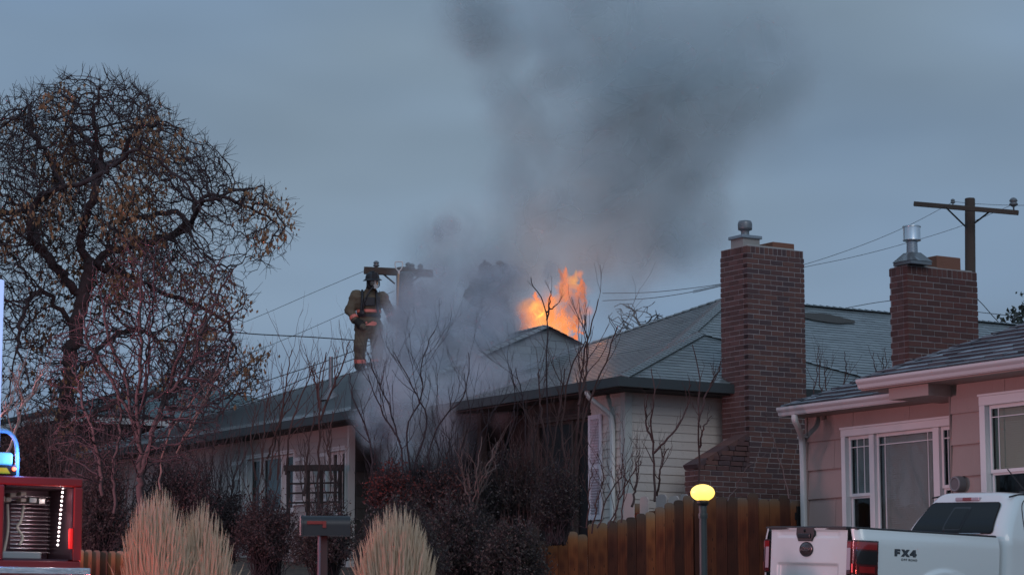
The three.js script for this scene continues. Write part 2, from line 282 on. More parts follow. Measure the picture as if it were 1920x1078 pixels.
function gutterRun(parent, a, b, name, mat, sz = 0.125) {    // an ogee gutter from a to b along x (top outer edge)
  const sh = new THREE.Shape(); sh.moveTo(0, 0); sh.lineTo(0, -sz * 0.25); sh.quadraticCurveTo(-sz * 0.05, -sz * 0.4, -sz * 0.25, -sz * 0.6); sh.quadraticCurveTo(-sz * 0.42, -sz * 0.8, -sz * 0.42, -sz); sh.lineTo(-sz, -sz); sh.lineTo(-sz, 0); sh.lineTo(-sz * 0.93, 0); sh.lineTo(-sz * 0.93, -sz * 0.9); sh.lineTo(-sz * 0.3, -sz * 0.9); sh.lineTo(-sz * 0.12, -sz * 0.12); sh.lineTo(-sz * 0.12, 0);
  const d = b.clone().sub(a), L = d.length();
  const g = new THREE.ExtrudeGeometry(sh, { depth: L, bevelEnabled: false, curveSegments: 5 });   // shape x = outwards, extruded along z
  g.applyMatrix4(new THREE.Matrix4().makeBasis(V(0, 0, 1), V(0, 1, 0), d.clone().normalize()).setPosition(a));
  return part(name, toCreased(g), mat, parent);
}
const toCreased = (g) => { const q = g.toNonIndexed ? (g.index ? g.toNonIndexed() : g) : g; q.computeVertexNormals(); return q; };
function flatPipe(pts, w, d, side) {                         // a rectangular pipe along pts; side = its broad direction
  const p = [], ix = [], path = new THREE.CatmullRomCurve3(pts, false, 'centripetal').getPoints(40);
  path.forEach((q, k) => {
    const t = path[Math.min(k + 1, 40)].clone().sub(path[Math.max(k - 1, 0)]).normalize(), s = side.clone(), n = t.clone().cross(s).normalize();
    const rr = 0.3; for (const [x, y] of [[-1, -1 + rr], [-1 + rr, -1], [1 - rr, -1], [1, -1 + rr], [1, 1 - rr], [1 - rr, 1], [-1 + rr, 1], [-1, 1 - rr]]) { const z = q.clone().addScaledVector(s, x * w / 2).addScaledVector(n, y * d / 2); p.push(z.x, z.y, z.z); }
    if (k) for (let e = 0; e < 8; e++) { const a = (k - 1) * 8 + e, b = (k - 1) * 8 + (e + 1) % 8; ix.push(a, b, a + 8, b, b + 8, a + 8); }
  });
  return geo(p, ix);
}
// ---------- the burning house ----------
const houseM = thing('burning_house', 'long beige house with grey-green shingle roof, on fire, smoke pouring from its eaves', 'house');
{
  const ZW = -21.3, XW = -30.3, ZL = -20.35, ye = 5.5;
  const beige = [[0.50, 0.445, 0.40], [0.475, 0.425, 0.385], [0.52, 0.465, 0.42]].map((c) => M(...c, 0.7, { roughnessMap: roughT, bumpMap: striT, bumpScale: 0.0006 }));
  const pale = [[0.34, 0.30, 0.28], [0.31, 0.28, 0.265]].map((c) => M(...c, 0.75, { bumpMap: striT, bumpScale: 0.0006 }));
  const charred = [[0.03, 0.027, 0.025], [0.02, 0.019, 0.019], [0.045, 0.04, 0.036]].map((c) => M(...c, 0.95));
  // walls
  sidedWall(houseM, { face: 'X', plane: XW, a0: -ZW - 0.0 + 0.11, a1: 27.2, y0: 2.1, y1: 5.34, course: 0.127, mats: beige, seed: 2 });
  part('corner_trim', merge([box(XW - 0.1, XW + 0.018, 2.1, 5.34, ZW - 0.11, ZW + 0.018)]), MAT.trimM, houseM);
  const wx0 = onZ(1000, 800, ZW).x, wx1 = onZ(1107, 800, ZW).x, wt = onZ(1108, 783, ZW).y;
  sidedWall(houseM, { face: 'Z', plane: ZW, a0: wx1 + 0.02, a1: XW - 0.1, y0: 2.1, y1: 5.34, course: 0.127, mats: beige, seed: 3 });
  sidedWall(houseM, { face: 'Z', plane: ZW, a0: wx0, a1: wx1 + 0.02, y0: wt + 0.04, y1: 5.34, course: 0.127, mats: [charred[2], charred[0]], seed: 4 });
  sidedWall(houseM, { face: 'Z', plane: ZW, a0: wx0, a1: wx1 + 0.02, y0: 2.1, y1: 3.0, course: 0.127, mats: beige, seed: 4 });
  part('porch_wall', box(-36.4, wx0, 2.1, 5.34, ZW - 0.9, ZW - 0.75), charred[1], houseM);
  for (const x of [wx0 - 0.07, -34.4]) part('porch_post', rbox(x - 0.06, x + 0.06, 2.1, 5.34, ZW - 0.1, ZW + 0.02, 0.01), charred[0], houseM);
  windowUnit(houseM, { x0: wx0 + 0.05, x1: wx1, y0: 3.02, y1: wt, z: ZW, glass: MAT.darkPane, trim: 0.04, frame: charred[2], bays: [{ x0: wx0 + 0.05, x1: onZ(1073, 800, ZW).x, fill: 'curtain', mat: M(0.06, 0.05, 0.043, 1) }, { x0: onZ(1076, 800, ZW).x, x1: wx1, fill: null }] });
  shutter(houseM, onZ(1108, 880, ZW).x, onZ(1132, 880, ZW).x, onZ(1122, 975, ZW).y, onZ(1120, 778, ZW).y, ZW + 0.016, M(0.60, 0.57, 0.62, 0.6));
  // left wing
  const lx1 = onZ(652, 850, ZL).x, zl = (px, py) => onZ(px, py, ZL);
  const wins = [[466, 553, 856, 960], [618, 650, 846, 960]].map(([a, b, t, d]) => ({ x0: zl(a, t + 4).x, x1: zl(b, t).x, y1: zl((a + b) / 2, t).y, y0: zl((a + b) / 2, d).y }));
  sidedWall(houseM, { face: 'Z', plane: ZL, a0: -47.2, a1: lx1, y0: 2.3, y1: 5.3, course: 0.2, mats: pale, seed: 5, holes: wins.map((w) => [w.x0 - 0.02, w.x1 + 0.02, w.y0 - 0.03, w.y1 + 0.03]) });
  part('corner_trim', box(lx1, lx1 + 0.07, 2.3, 5.3, ZL - 0.1, ZL + 0.018), MAT.trimM, houseM);
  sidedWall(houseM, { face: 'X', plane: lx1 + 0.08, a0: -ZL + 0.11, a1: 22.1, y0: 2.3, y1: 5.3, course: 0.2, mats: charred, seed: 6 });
  for (const w of wins) { const wd = w.x1 - w.x0; windowUnit(houseM, { ...w, z: ZL, trim: 0.035, frame: MAT.whiteOld, bays: wd > 1 ? [{ x0: w.x0, x1: w.x0 + wd * 0.26, fill: null }, { x0: w.x0 + wd * 0.28, x1: w.x0 + wd * 0.72, fill: 'curtain', mat: M(0.16, 0.17, 0.17, 1) }, { x0: w.x0 + wd * 0.74, x1: w.x1, fill: null }] : [{ x0: w.x0, x1: w.x0 + wd * 0.48, fill: null }, { x0: w.x0 + wd * 0.53, x1: w.x1, fill: 'curtain', mat: MAT.curtainDark }] }); }
  for (const [a, b, t, d] of [[436, 456, 864, 930], [555, 574, 856, 948], [600, 617, 848, 945]]) shutter(houseM, zl(a, 880).x, zl(b, 880).x, zl(a, d).y, zl(b, t).y, ZL + 0.016, MAT.whiteOld);
  part('dark_core', box(-47, -30.75, 2.0, 5.3, -27, -22.75), MAT.coreDark, houseM);  // solid dark block added inside so no sky shows through the house
  // roofs
  const roof = sub('roof', houseM), bulk = { p: [], c: [] };
  const A = V(-29.85, ye, -20.9), B = V(-32.2, 6.6, -24.1), BC = V(-29.85, ye, -27.3), WL = V(-37.6, ye, -20.9), WR = V(-37.6, 6.6, -24.1), WB = V(-37.6, ye, -27.3);
  const RL = V(-43.4, 7.03, -24.1), RR = V(-36.7, 7.2, -24.1), L1 = V(-48, 5.45, -19.9), L2 = V(-36.2, 5.45, -19.9), L3 = V(-36.2, 5.867, -20.9), L5 = V(-36.2, 5.45, -28.3), L6 = V(-48, 5.45, -28.3);
  const E = onX(1362, 559, -34.3), mE = 5.55, dz = (E.y - mE) / 0.42, mr = V(-30.15, mE, E.z + dz), ml = V(-38.4, mE, E.z + dz), E2 = E.clone().setZ(-35), mr2 = V(-30.15, mE, -36), ml2 = V(-38.4, mE, -36);
  const faces = [[WL, A, B, WR], [A, BC, B], [BC, WB, WR, B], [L1, L2, RR, RL], [L2, L5, RR], [L5, L6, RL, RR], [L6, L1, RL], [ml, mr, E], [mr, mr2, E2, E], [ml2, ml, E, E2]];
  const M1 = { exp: 0.142, tab: 0.3, thick: 0.008 };
  faces.forEach((f, i) => { shingleFace(f, { ...M1, seed: 30 + i }, null, bulk); });
  part('roof_deck', merge(faces.map((f) => deck(f))), MAT.fascia, roof);
  [[A, B], [BC, B], [B, WR], [L2, RR], [L5, RR], [RL, RR], [L1, RL], [mr, E], [ml, E], [E, E2]].forEach(([a, b], i) => ridgeCaps(a, b, 0.13, bulk, 50 + i));
  stuff(part('shingle', geo(bulk.p, null, null, bulk.c), M(0.14, 0.158, 0.162, 0.95, { vertexColors: true, roughnessMap: roughT }), roof));
  // eaves: dark gutters, fascia and soffits
  const ea = [box(-36.1, A.x + 0.1, ye - 0.15, ye - 0.012, A.z, A.z + 0.1), box(A.x, A.x + 0.1, ye - 0.15, ye - 0.012, BC.z, A.z), box(L1.x, L2.x + 0.1, 5.3, 5.44, L2.z, L2.z + 0.1), box(L2.x, L2.x + 0.06, 5.3, 5.8, L3.z, L2.z)];
  part('gutter', merge(ea), MAT.fascia, houseM);
  part('soffit', merge([box(-36, A.x, 5.33, 5.35, ZW - 0.1, A.z), box(XW - 0.1, A.x, 5.331, 5.351, BC.z, ZW), box(L1.x, L2.x, 5.29, 5.31, ZL - 0.1, L2.z)]), MAT.soffit, houseM);
  const gx = onZ(1149, 740, ZW).x;
  part('downspout', flatPipe([V(gx, ye - 0.13, A.z + 0.06), V(gx, ye - 0.2, A.z + 0.05), V(gx + 0.01, ye - 0.28, A.z - 0.02), V(gx + 0.05, ye - 0.5, ZW + 0.09), V(gx + 0.06, ye - 0.62, ZW + 0.06), V(gx + 0.06, 4, ZW + 0.055), V(gx + 0.06, 2.1, ZW + 0.055)], 0.085, 0.06, V(1, 0, 0)), M(0.6, 0.6, 0.58, 0.5), houseM);
  { const v = onZ(619, 765, -21.2), k = sub('vent_pipe', roof), y0 = 5.45 + (-19.9 - v.z) * 0.417; part('pipe', cyl(0.04, 0.04, 0.75, 12), MAT.galvDull, k, [v.x, y0 + 0.36, v.z]); part('flashing', lathe([[0.19, -0.1], [0.12, 0], [0.05, 0.1], [0.043, 0.12]], 14), MAT.galvDull, k, [v.x, y0 + 0.05, v.z]); }
  { const c = onX(1551, 588, -33.9); const d = [], r = rng(5); part('scorch_patch', (() => { const s = new THREE.Shape(); for (let i = 0; i <= 22; i++) { const a = i / 22 * 6.283, q = 1 + 0.3 * noise.noise(Math.cos(a) * 1.4, Math.sin(a) * 1.4, 4); s[i ? 'lineTo' : 'moveTo'](Math.cos(a) * 0.55 * q, Math.sin(a) * 0.25 * q); } const g = new THREE.ShapeGeometry(s); const pm = (7.6 - mE) / 4.15; g.applyMatrix4(new THREE.Matrix4().makeBasis(V(0, 0, -1), V(-1, (E.y - mE) / 4.15, 0).normalize(), V((E.y - mE) / 4.15, 1, 0).normalize())); const x = -33.6, yy = mE + (-30.15 - x) * (E.y - mE) / 4.15; const z = onX(1551, 588, x).z; return g.translate(x, yy + 0.03, z); })(), M(0.05, 0.045, 0.04, 1), roof); }
  // the tall chimney on the side wall
  const ch = sub('chimney', houseM), x1 = -29.4, z1 = -22.92, z0 = -24.02, x0 = onZ(1356, 600, z1).x - 0.05, top = 7.565, rows = [], rh = 0.0767;
  rows.push({ y: top - 0.11, h: 0.11, x0: x0 + 0.03, x1: x1 - 0.0, z0: z0 + 0.03, z1: z1, len: 0.085, soldier: true });
  let y = top - 0.11 - rh;
  for (; y > 2.3; y -= rh) { const w = y > 4.66 ? 0 : y < 4.16 ? 0.95 : 0.95 * (4.66 - y) / 0.5; if (w) rows.push({ y, h: rh, x0: x1 - 0.34, x1, z0, z1: z1 + w }); else rows.push({ y, h: rh, x0, x1, z0, z1 }); }
  const budget = { n: 300 };
  part('mortar', merge([box(x0 + 0.01, x1 - 0.008, 2.2, top - 0.005, z0 + 0.01, z1 - 0.008), box(x1 - 0.33, x1 - 0.0081, 2.2, 4.15, z1 - 0.02, z1 + 0.94)]), MAT.mortar, ch);
  brickwork(ch, rows, budget, brickMats, 11);
  for (let i = 0; i < 5; i++) { const q = box(x1 - 0.345, x1 - 0.002, -0.035, 0.035, -0.104, 0.104), t = (i + 0.5) / 5; q.rotateX(Math.atan2(0.5, 0.95)); part('cap_brick', q, brickMats[i % 5], ch, [0, 4.70 - 0.5 * t, z1 + 0.97 * t]); }
  part('crown', (() => { const g = rbox(x0 + 0.12, x1 - 0.1, top - 0.03, top + 0.035, z0 + 0.1, z1 - 0.1, 0.02); return g; })(), MAT.concrete, ch);
  const mx = (x0 + x1) / 2, c1 = onX(1398, 452, mx), c2 = onX(1457, 455, mx);
  const vent = sub('flue_vent', ch);
  part('flue_block', box(c1.x - 0.15, c1.x + 0.15, top + 0.01, top + 0.14, c1.z - 0.16, c1.z + 0.16), MAT.concrete, vent);
  part('cap_plate', rbox(c1.x - 0.18, c1.x + 0.18, top + 0.14, top + 0.19, c1.z - 0.19, c1.z + 0.19, 0.008), MAT.galv, vent);
  part('vent_cap', lathe([[0.085, 0], [0.066, 0.015], [0.063, 0.085], [0.08, 0.095], [0.106, 0.105], [0.11, 0.13], [0.112, 0.185], [0.106, 0.215], [0.094, 0.24], [0.02, 0.255], [0, 0.255]], 24), MAT.galvDull, vent, [c1.x, top + 0.188, c1.z]);
  part('clay_flue', (() => { const o = rbox(c2.x - 0.17, c2.x + 0.17, top - 0.02, top + 0.125, c2.z - 0.21, c2.z + 0.21, 0.012); return o; })(), MAT.terra, ch);
}
// ---------- the taupe house at the right ----------
const houseR = thing('taupe_house', 'taupe shingle-sided house with white trimmed windows and pinkish gutters behind the white pickup truck', 'house');
{
  const Z0 = -22.31, Z1 = -21.81, X0 = -27.29;
  const taupe = [[0.34, 0.25, 0.225], [0.32, 0.236, 0.212], [0.36, 0.265, 0.24]].map((c) => M(...c, 0.85, { bumpMap: striT, bumpScale: 0.003, roughnessMap: grainT }));
  const x = (px, py, z = Z0) => onZ(px, py, z).x, yy = (px, py, z = Z0) => onZ(px, py, z).y;
  const xs = x(1783, 800);                                   // where the projecting bay begins
  const w1 = { x0: x(1590, 850) , x1: x(1790, 800), y1: 4.44, y0: 2.95 };
  const XB = x(1787, 800, Z1), w2x0 = x(1853, 800, Z1);
  sidedWall(houseR, { face: 'Z', plane: Z0, a0: X0 + 0.02, a1: XB + 0.1, y0: 2.0 + 0.02, y1: 4.86, course: 0.4, joint: 1.15, lap: 0.032, piece: 'siding_panel', mats: taupe, seed: 12, holes: [[w1.x0 - 0.06, w1.x1 + 0.06, w1.y0 - 0.05, w1.y1 + 0.08]] });
  sidedWall(houseR, { face: 'Z', plane: Z1, a0: XB, a1: -14, y0: 2.12, y1: 5.12, course: 0.4, joint: 1.15, lap: 0.032, piece: 'siding_panel', mats: taupe, seed: 13, holes: [[w2x0 - 0.06, w2x0 + 2.2, 2.92, 4.7]] });
  part('corner_board', box(XB - 0.02, XB, 2.0, 5.1, Z0, Z1 + 0.034), taupe[1], houseR);
  part('side_wall', box(X0 - 0.02, X0 + 0.02, 2.0, 4.87, Z0 - 5, Z0 + 0.034), taupe[1], houseR);
  const b0 = x(1598, 850), b1 = x(1632, 850);
  windowUnit(houseR, { ...w1, z: Z0, trim: 0.085, bays: [{ x0: w1.x0, x1: b1, split: yy(1612, 928), bars: true, fill: 'blind', fillFrom: yy(1612, 928), mat: M(0.35, 0.38, 0.36, 0.9) }, { x0: b1 + 0.1, x1: x(1752, 850), bars: true, fill: 'blind', mat: M(0.5, 0.46, 0.43, 0.85) }, { x0: x(1752, 850) + 0.12, x1: w1.x1, split: yy(1780, 912), bars: true, fill: 'blind', fillFrom: yy(1780, 912), mat: M(0.35, 0.38, 0.36, 0.9) }] });
  windowUnit(houseR, { x0: w2x0, x1: w2x0 + 2.1, y0: 2.95, y1: 4.58, z: Z1, trim: 0.1, bays: [{ x0: w2x0, x1: w2x0 + 0.95, split: yy(1890, 882, Z1), bars: true, fill: 'blind', fillFrom: yy(1890, 882, Z1), mat: M(0.58, 0.5, 0.38, 0.85) }, { x0: w2x0 + 1.05, x1: w2x0 + 2.1, split: yy(1890, 882, Z1), bars: true, fill: 'blind', fillFrom: yy(1890, 882, Z1), mat: M(0.58, 0.5, 0.38, 0.85) }] });
  // roof
  const roof = sub('roof', houseR), bulk = { p: [], c: [] }, p = 0.44, gl = onZ(1456, 764, -21.81), gu = onZ(1605, 711, -21.21), e0 = V(gl.x, gl.y, -21.9), e1 = V(-13, gl.y, -21.9), f0 = V(gu.x, gu.y, -21.3), f1 = V(-13, gu.y, -21.3);
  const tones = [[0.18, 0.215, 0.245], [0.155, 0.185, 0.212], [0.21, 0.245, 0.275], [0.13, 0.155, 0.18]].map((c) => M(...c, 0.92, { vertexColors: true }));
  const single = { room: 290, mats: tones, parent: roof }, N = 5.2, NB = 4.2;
  const S = { exp: 0.19, tab: 0.34, thick: 0.034, var: 0.016, drop: 0.02, edge: 0.38 };  // tab edges tinted dark in vertex colour to draw the lines between courses
  const h0 = e0.clone().add(V(N, N * p, -N)), g0 = f0.clone().add(V(NB, NB * p, -NB));
  const faceA = [e0, V(e0.x + 2.8, e0.y, -21.9), V(e0.x + 2.8, e0.y + p * 2.8, -24.7)], faceA2 = [V(e0.x + 2.8, e0.y, -21.9), e1, V(-13, h0.y, h0.z), h0, V(e0.x + 2.8, e0.y + p * 2.8, -24.7)], faceB = [f0, f1, V(-13, g0.y, g0.z), g0], faceC = [V(e0.x, e0.y, -32.3), e0, h0];
  const faceD = [f0.clone().setZ(-26), f0, g0];
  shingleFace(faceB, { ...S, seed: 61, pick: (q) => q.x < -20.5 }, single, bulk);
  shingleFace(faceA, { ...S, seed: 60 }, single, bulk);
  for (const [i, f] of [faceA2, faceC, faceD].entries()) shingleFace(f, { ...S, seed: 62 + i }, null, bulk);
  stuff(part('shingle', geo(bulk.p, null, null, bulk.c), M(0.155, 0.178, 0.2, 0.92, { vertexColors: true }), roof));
  const caps = { p: [], c: [] }; ridgeCaps(e0, h0, 0.12, caps, 5); ridgeCaps(f0, g0, 0.12, caps, 6);
  stuff(part('ridge_cap', geo(caps.p, null, null, caps.c), M(0.11, 0.115, 0.13, 0.92, { vertexColors: true }), roof));
  part('roof_deck', merge([faceA, faceA2, faceB, faceC].map((f) => deck(f))), MAT.fascia, roof);
  const pinkish = M(0.52, 0.49, 0.49, 0.5);
  gutterRun(houseR, e0.clone().add(V(0, -0.005, 0.09)), V(XB + 0.2, e0.y - 0.005, -21.81), 'gutter', pinkish, 0.125);
  gutterRun(houseR, f0.clone().add(V(0, -0.005, 0.09)), V(-13, f0.y - 0.005, -21.21), 'gutter', pinkish, 0.125);
  part('soffit', merge([box(e0.x, XB, e0.y - 0.13, e0.y - 0.112, Z0 - 0.1, -21.9), box(f0.x, -13, f0.y - 0.15, f0.y - 0.132, Z1 - 0.1, f0.z)]), taupe[0], houseR);
  part('soffit_return', box(x(1668, 745, -21.4), XB + 0.02, yy(1668, 750, -21.4), f0.y - 0.134, Z0 + 0.02, -21.4), taupe[2], houseR);
  { const dx = x(1512, 820) ; part('downspout', flatPipe([V(dx + 0.30, e0.y - 0.12, -21.87), V(dx + 0.295, e0.y - 0.2, -21.88), V(dx + 0.25, 4.62, -21.96), V(dx + 0.03, 4.47, Z0 + 0.1), V(dx, 4.38, Z0 + 0.065), V(dx, 3.6, Z0 + 0.06), V(dx, 2.1, Z0 + 0.06)], 0.09, 0.065, V(1, 0, 0)), M(0.62, 0.62, 0.6, 0.45), houseR); part('pipe_strap', box(dx - 0.07, dx + 0.09, yy(1520, 821), yy(1520, 821) + 0.025, Z0, Z0 + 0.1), MAT.whiteOld, houseR); }
  part('vent_block', rbox(x(1543, 782), x(1552, 782), yy(1548, 787), yy(1548, 778), Z0, Z0 + 0.05, 0.006), taupe[0], houseR);
  // the shorter chimney
  const ch = sub('chimney', houseR), k = at(1702, 500, 36.6), z1 = k.z, x1 = k.x, z0 = onX(1833, 500, x1).z, x0 = onZ(1668, 500, z1).x, top = k.y + 0.03, rows = [], rh = 0.09;
  rows.push({ y: top - 0.13, h: 0.13, x0, x1, z0, z1, len: 0.1, soldier: true });
  for (let y = top - 0.13 - rh; y > 4.2; y -= rh) rows.push({ y, h: rh, x0, x1, z0, z1, len: 0.26 });
  part('mortar', box(x0 + 0.01, x1 - 0.008, 2.2, top - 0.005, z0 + 0.01, z1 - 0.008), MAT.mortar, ch);
  brickwork(ch, rows, { n: 200 }, [[0.10, 0.036, 0.031], [0.115, 0.044, 0.036], [0.085, 0.035, 0.03]].map((c) => M(...c, 0.9, { bumpMap: roughT, bumpScale: 0.004 })), 21);
  part('crown', rbox(x0 + 0.05, x1 - 0.05, top - 0.02, top + 0.02, z0 + 0.05, z1 - 0.05, 0.01), MAT.concrete, ch);
  const v = onX(1712, 490, (x0 + x1) / 2 + 0.12), fl = onX(1776, 490, (x0 + x1) / 2 + 0.1), vent = sub('flue_vent', ch);
  part('flashing', (() => { const g = new THREE.CylinderGeometry(0.13, 0.3, 0.14, 4); g.rotateY(Math.PI / 4); return merge([g, box(-0.2, 0.2, -0.12, -0.071, -0.2, 0.2)]); })(), MAT.galvDull, vent, [v.x, top + 0.13, v.z]);
  part('pipe', cyl(0.085, 0.08, 0.2, 20), MAT.galv, vent, [v.x, top + 0.29, v.z]);
  part('vent_cap', lathe([[0.09, 0], [0.135, 0.012], [0.137, 0.03], [0.128, 0.03], [0.128, 0.215], [0.138, 0.215], [0.138, 0.235], [0.1, 0.24], [0, 0.24]], 18), MAT.steelBright, vent, [v.x, top + 0.37, v.z]);
  part('clay_flue', rbox(x0 + 0.1, x1 - 0.05, top, top + 0.2, fl.z - 0.24, fl.z + 0.24, 0.012), MAT.terra, ch);
  { const m = at(1797, 908, 33.6), q = onZ(1797, 908, Z1 + 0.1); const g = sub('wall_disc', houseR); const c = cyl(0.105, 0.1, 0.1, 28); c.rotateX(Math.PI / 2); part('housing', c, M(0.12, 0.115, 0.12, 0.5), g, q); const d = new THREE.TorusGeometry(0.085, 0.012, 10, 28); part('rim', d, M(0.2, 0.19, 0.2, 0.4), g, [q.x, q.y, q.z + 0.05]); }
}
// ---------- fences ----------
const woodTex = [0, 1, 2].map((k) => canvas(128, 512, (c, w, h) => {
  const r = rng(90 + k * 7), g = c.createLinearGradient(0, 0, 0, h);
  const cols = [['#8f877e', '#9a6a48', '#8a4626', '#7c3c20', '#8a5a38'], ['#a39684', '#ad7a4e', '#9b5a30', '#8a4826', '#a0693c'], ['#6d645e', '#7a4c36', '#6b3420', '#5c2a18', '#6d402a']][k];
  cols.forEach((q, i) => g.addColorStop([0, 0.07 + 0.05 * r(), 0.22, 0.55, 1][i], q)); c.fillStyle = g; c.fillRect(0, 0, w, h);
  for (let i = 0; i < 260; i++) { const x = r() * w, y = r() * h, l = 60 + r() * 300; c.fillStyle = r() < 0.6 ? `rgba(30,12,6,${0.05 + 0.16 * r()})` : `rgba(205,170,130,${0.04 + 0.1 * r()})`; c.fillRect(x, y, 0.6 + r() * 2, l); }
  for (let i = 0; i < 4; i++) { const x = r() * w, y = r() * h; c.fillStyle = 'rgba(40,16,8,0.6)'; c.beginPath(); c.ellipse(x, y, 3 + 3 * r(), 5 + 4 * r(), 0, 0, 7); c.fill(); }
  for (let i = 0; i < 5; i++) { const x = r() * w, y = 0.1 * h + r() * h * 0.6; const q = c.createRadialGradient(x, y, 2, x, y, 46); q.addColorStop(0, 'rgba(60,20,8,0.35)'); q.addColorStop(1, 'rgba(60,20,8,0)'); c.fillStyle = q; c.fillRect(0, 0, w, h); }
}));
const woodMats = woodTex.flatMap((t) => [0.42, 0.58, 0.78].map((k) => new THREE.MeshStandardMaterial({ map: t, color: lin(k * 1.05, k * 0.9, k * 0.82), roughness: 0.9, bumpMap: t, bumpScale: 0.004 })));
const greyWood = [[0.5, 0.42, 0.38], [0.4, 0.34, 0.32], [0.56, 0.48, 0.44]].map((c) => M(...c, 0.9, { bumpMap: woodTex[0], bumpScale: 0.004, roughnessMap: grainT }));
function picketGeo(w, h, t) {                                // dog-eared, softly rounded top
  const s = new THREE.Shape(), e = w * 0.3; s.moveTo(-w / 2, 0); s.lineTo(w / 2, 0); s.lineTo(w / 2, h - e); s.quadraticCurveTo(w / 2 - 0.002, h - e * 0.35, w / 2 - e * 0.7, h - e * 0.08); s.quadraticCurveTo(0, h + 0.006, -w / 2 + e * 0.7, h - e * 0.08); s.quadraticCurveTo(-w / 2 + 0.002, h - e * 0.35, -w / 2, h - e);
  const g = new THREE.ExtrudeGeometry(s, { depth: t, bevelEnabled: false, curveSegments: 3 });
  const p = g.attributes.position, uv = g.attributes.uv; for (let i = 0; i < p.count; i++) uv.setXY(i, p.getX(i) / w * 0.9 + 0.5, p.getY(i) / h);
  return g;
}
function fence(name, label, spots, opt) {                    // spots: {x, z, top, base, w}; boards face +x unless opt.turn
  const f = thing(name, label, 'fence', opt.group), r = rng(opt.seed ?? 1);
  const variants = {};
  spots.forEach((s) => {
    const g = variants[s.w.toFixed(2) + (s.top - s.base).toFixed(1)] ??= picketGeo(s.w - 0.005, Math.max(0.4, s.top - s.base), 0.018);
    const m = part('picket', g, (opt.mats ?? woodMats)[Math.floor(r() * (opt.mats ?? woodMats).length)], f, [s.x + (r() - 0.5) * 0.008, s.base + (s.top - s.base - Math.max(0.4, +(s.top - s.base).toFixed(1))) + (r() - 0.5) * 0.012, s.z]);
    m.rotation.set(0, opt.turn ?? Math.PI / 2, (r() - 0.5) * 0.008, 'YXZ');
  });
  const a = spots[0], b = spots[spots.length - 1];
  for (const dy of [0.28, 1.1]) {
    const p = V(a.x - (opt.turn === 0 ? 0 : 0.03), a.top - dy, a.z - (opt.turn === 0 ? 0.03 : 0)), q = V(b.x - (opt.turn === 0 ? 0 : 0.03), b.top - dy, b.z - (opt.turn === 0 ? 0.03 : 0)), d = q.clone().sub(p), L = d.length(), g = box(-L / 2, L / 2, -0.045, 0.045, -0.02, 0.02);
    const m = part('rail', g, woodMats[1], f, p.clone().add(q).multiplyScalar(0.5)); m.quaternion.setFromUnitVectors(V(1, 0, 0), d.normalize());
  }
  for (const t of [0, 0.5, 1]) { const k = spots[Math.round(t * (spots.length - 1))]; part('post', rbox(-0.045, 0.045, 0, 1, -0.045, 0.045, 0.006).scale(1, k.top - k.base - 0.1, 1), woodMats[2], f, [k.x - (opt.turn === 0 ? 0 : 0.11), k.base, k.z - (opt.turn === 0 ? 0.11 : 0)]); }
  return f;
}
{
  const XF = -27.5, r = rng(77);
  // level run beside the house, seen from the driveway
  const level = []; for (let z = -22.22; z < -20.5; z += 0.185) level.push({ x: XF, z, top: onX(1400, 929, XF).y + (r() - 0.5) * 0.03, base: 2.0, w: 0.185 });
  const gate = fence('wooden_gate', 'brown wooden fence run with black hinge beside the white downspout', level, { seed: 4, mats: [woodMats[0], woodMats[6], woodMats[7], woodMats[3], woodMats[1]] });
  { const h = onX(1497, 968, XF + 0.02), s = sub('hinge', gate); part('strap', merge([rbox(-0.012, 0.012, -0.14, 0.14, -0.03, 0.03, 0.004), rbox(-0.01, 0.01, -0.03, 0.03, -0.16, -0.02, 0.004), rbox(-0.01, 0.012, -0.05, 0.05, 0.02, 0.06, 0.004)]), MAT.black, s, [h.x + 0.012, h.y, h.z]); }
  const line = [[-20.44, 3.68], [-19.91, 3.45], [-19.3, 3.27], [-18.69, 3.12], [-18.02, 2.93], [-17.5, 2.78]], topAt = (z) => { for (let i = 0; i + 1 < line.length; i++) if (z <= line[i + 1][0] || i + 2 === line.length) { const t = (z - line[i][0]) / (line[i + 1][0] - line[i][0]); return line[i][1] + (line[i + 1][1] - line[i][1]) * t; } };
  const slope = []; for (let z = -20.36; z < -17.75; z += 0.158) slope.push({ x: XF, z, top: topAt(z) + (r() - 0.5) * 0.05, base: 1.8, w: 0.158 });
  fence('wooden_fence', 'weathered orange-brown picket fence stepping down the slope below the yellow lamp', slope, { seed: 9 });
  const back = []; const ZB = -21.0; for (const [px, py, w] of [[1181, 931, 20], [1210, 933, 16], [1242, 929, 20], [1265, 930, 20], [1284, 921, 14]]) { const q = onZ(px, py, ZB), e = onZ(px + w, py, ZB); back.push({ x: q.x, z: ZB, top: q.y, base: 2.1, w: e.x - q.x }); }
  fence('short_fence', 'short run of pale weathered fence boards against the beige house wall', back, { seed: 12, mats: greyWood, turn: 0 });
  const left = []; for (let px = 150; px < 330; px += 15) { const q = at(px, 1031 + (px - 150) * 0.03, 27); left.push(q); }
  fence('low_fence', 'low reddish fence behind the tall pale grass by the fire engine', left.map((q) => ({ x: q.x, z: q.z, top: q.y, base: q.y - 1, w: 0.09 })), { seed: 14, turn: YAW - 0.25 });
}
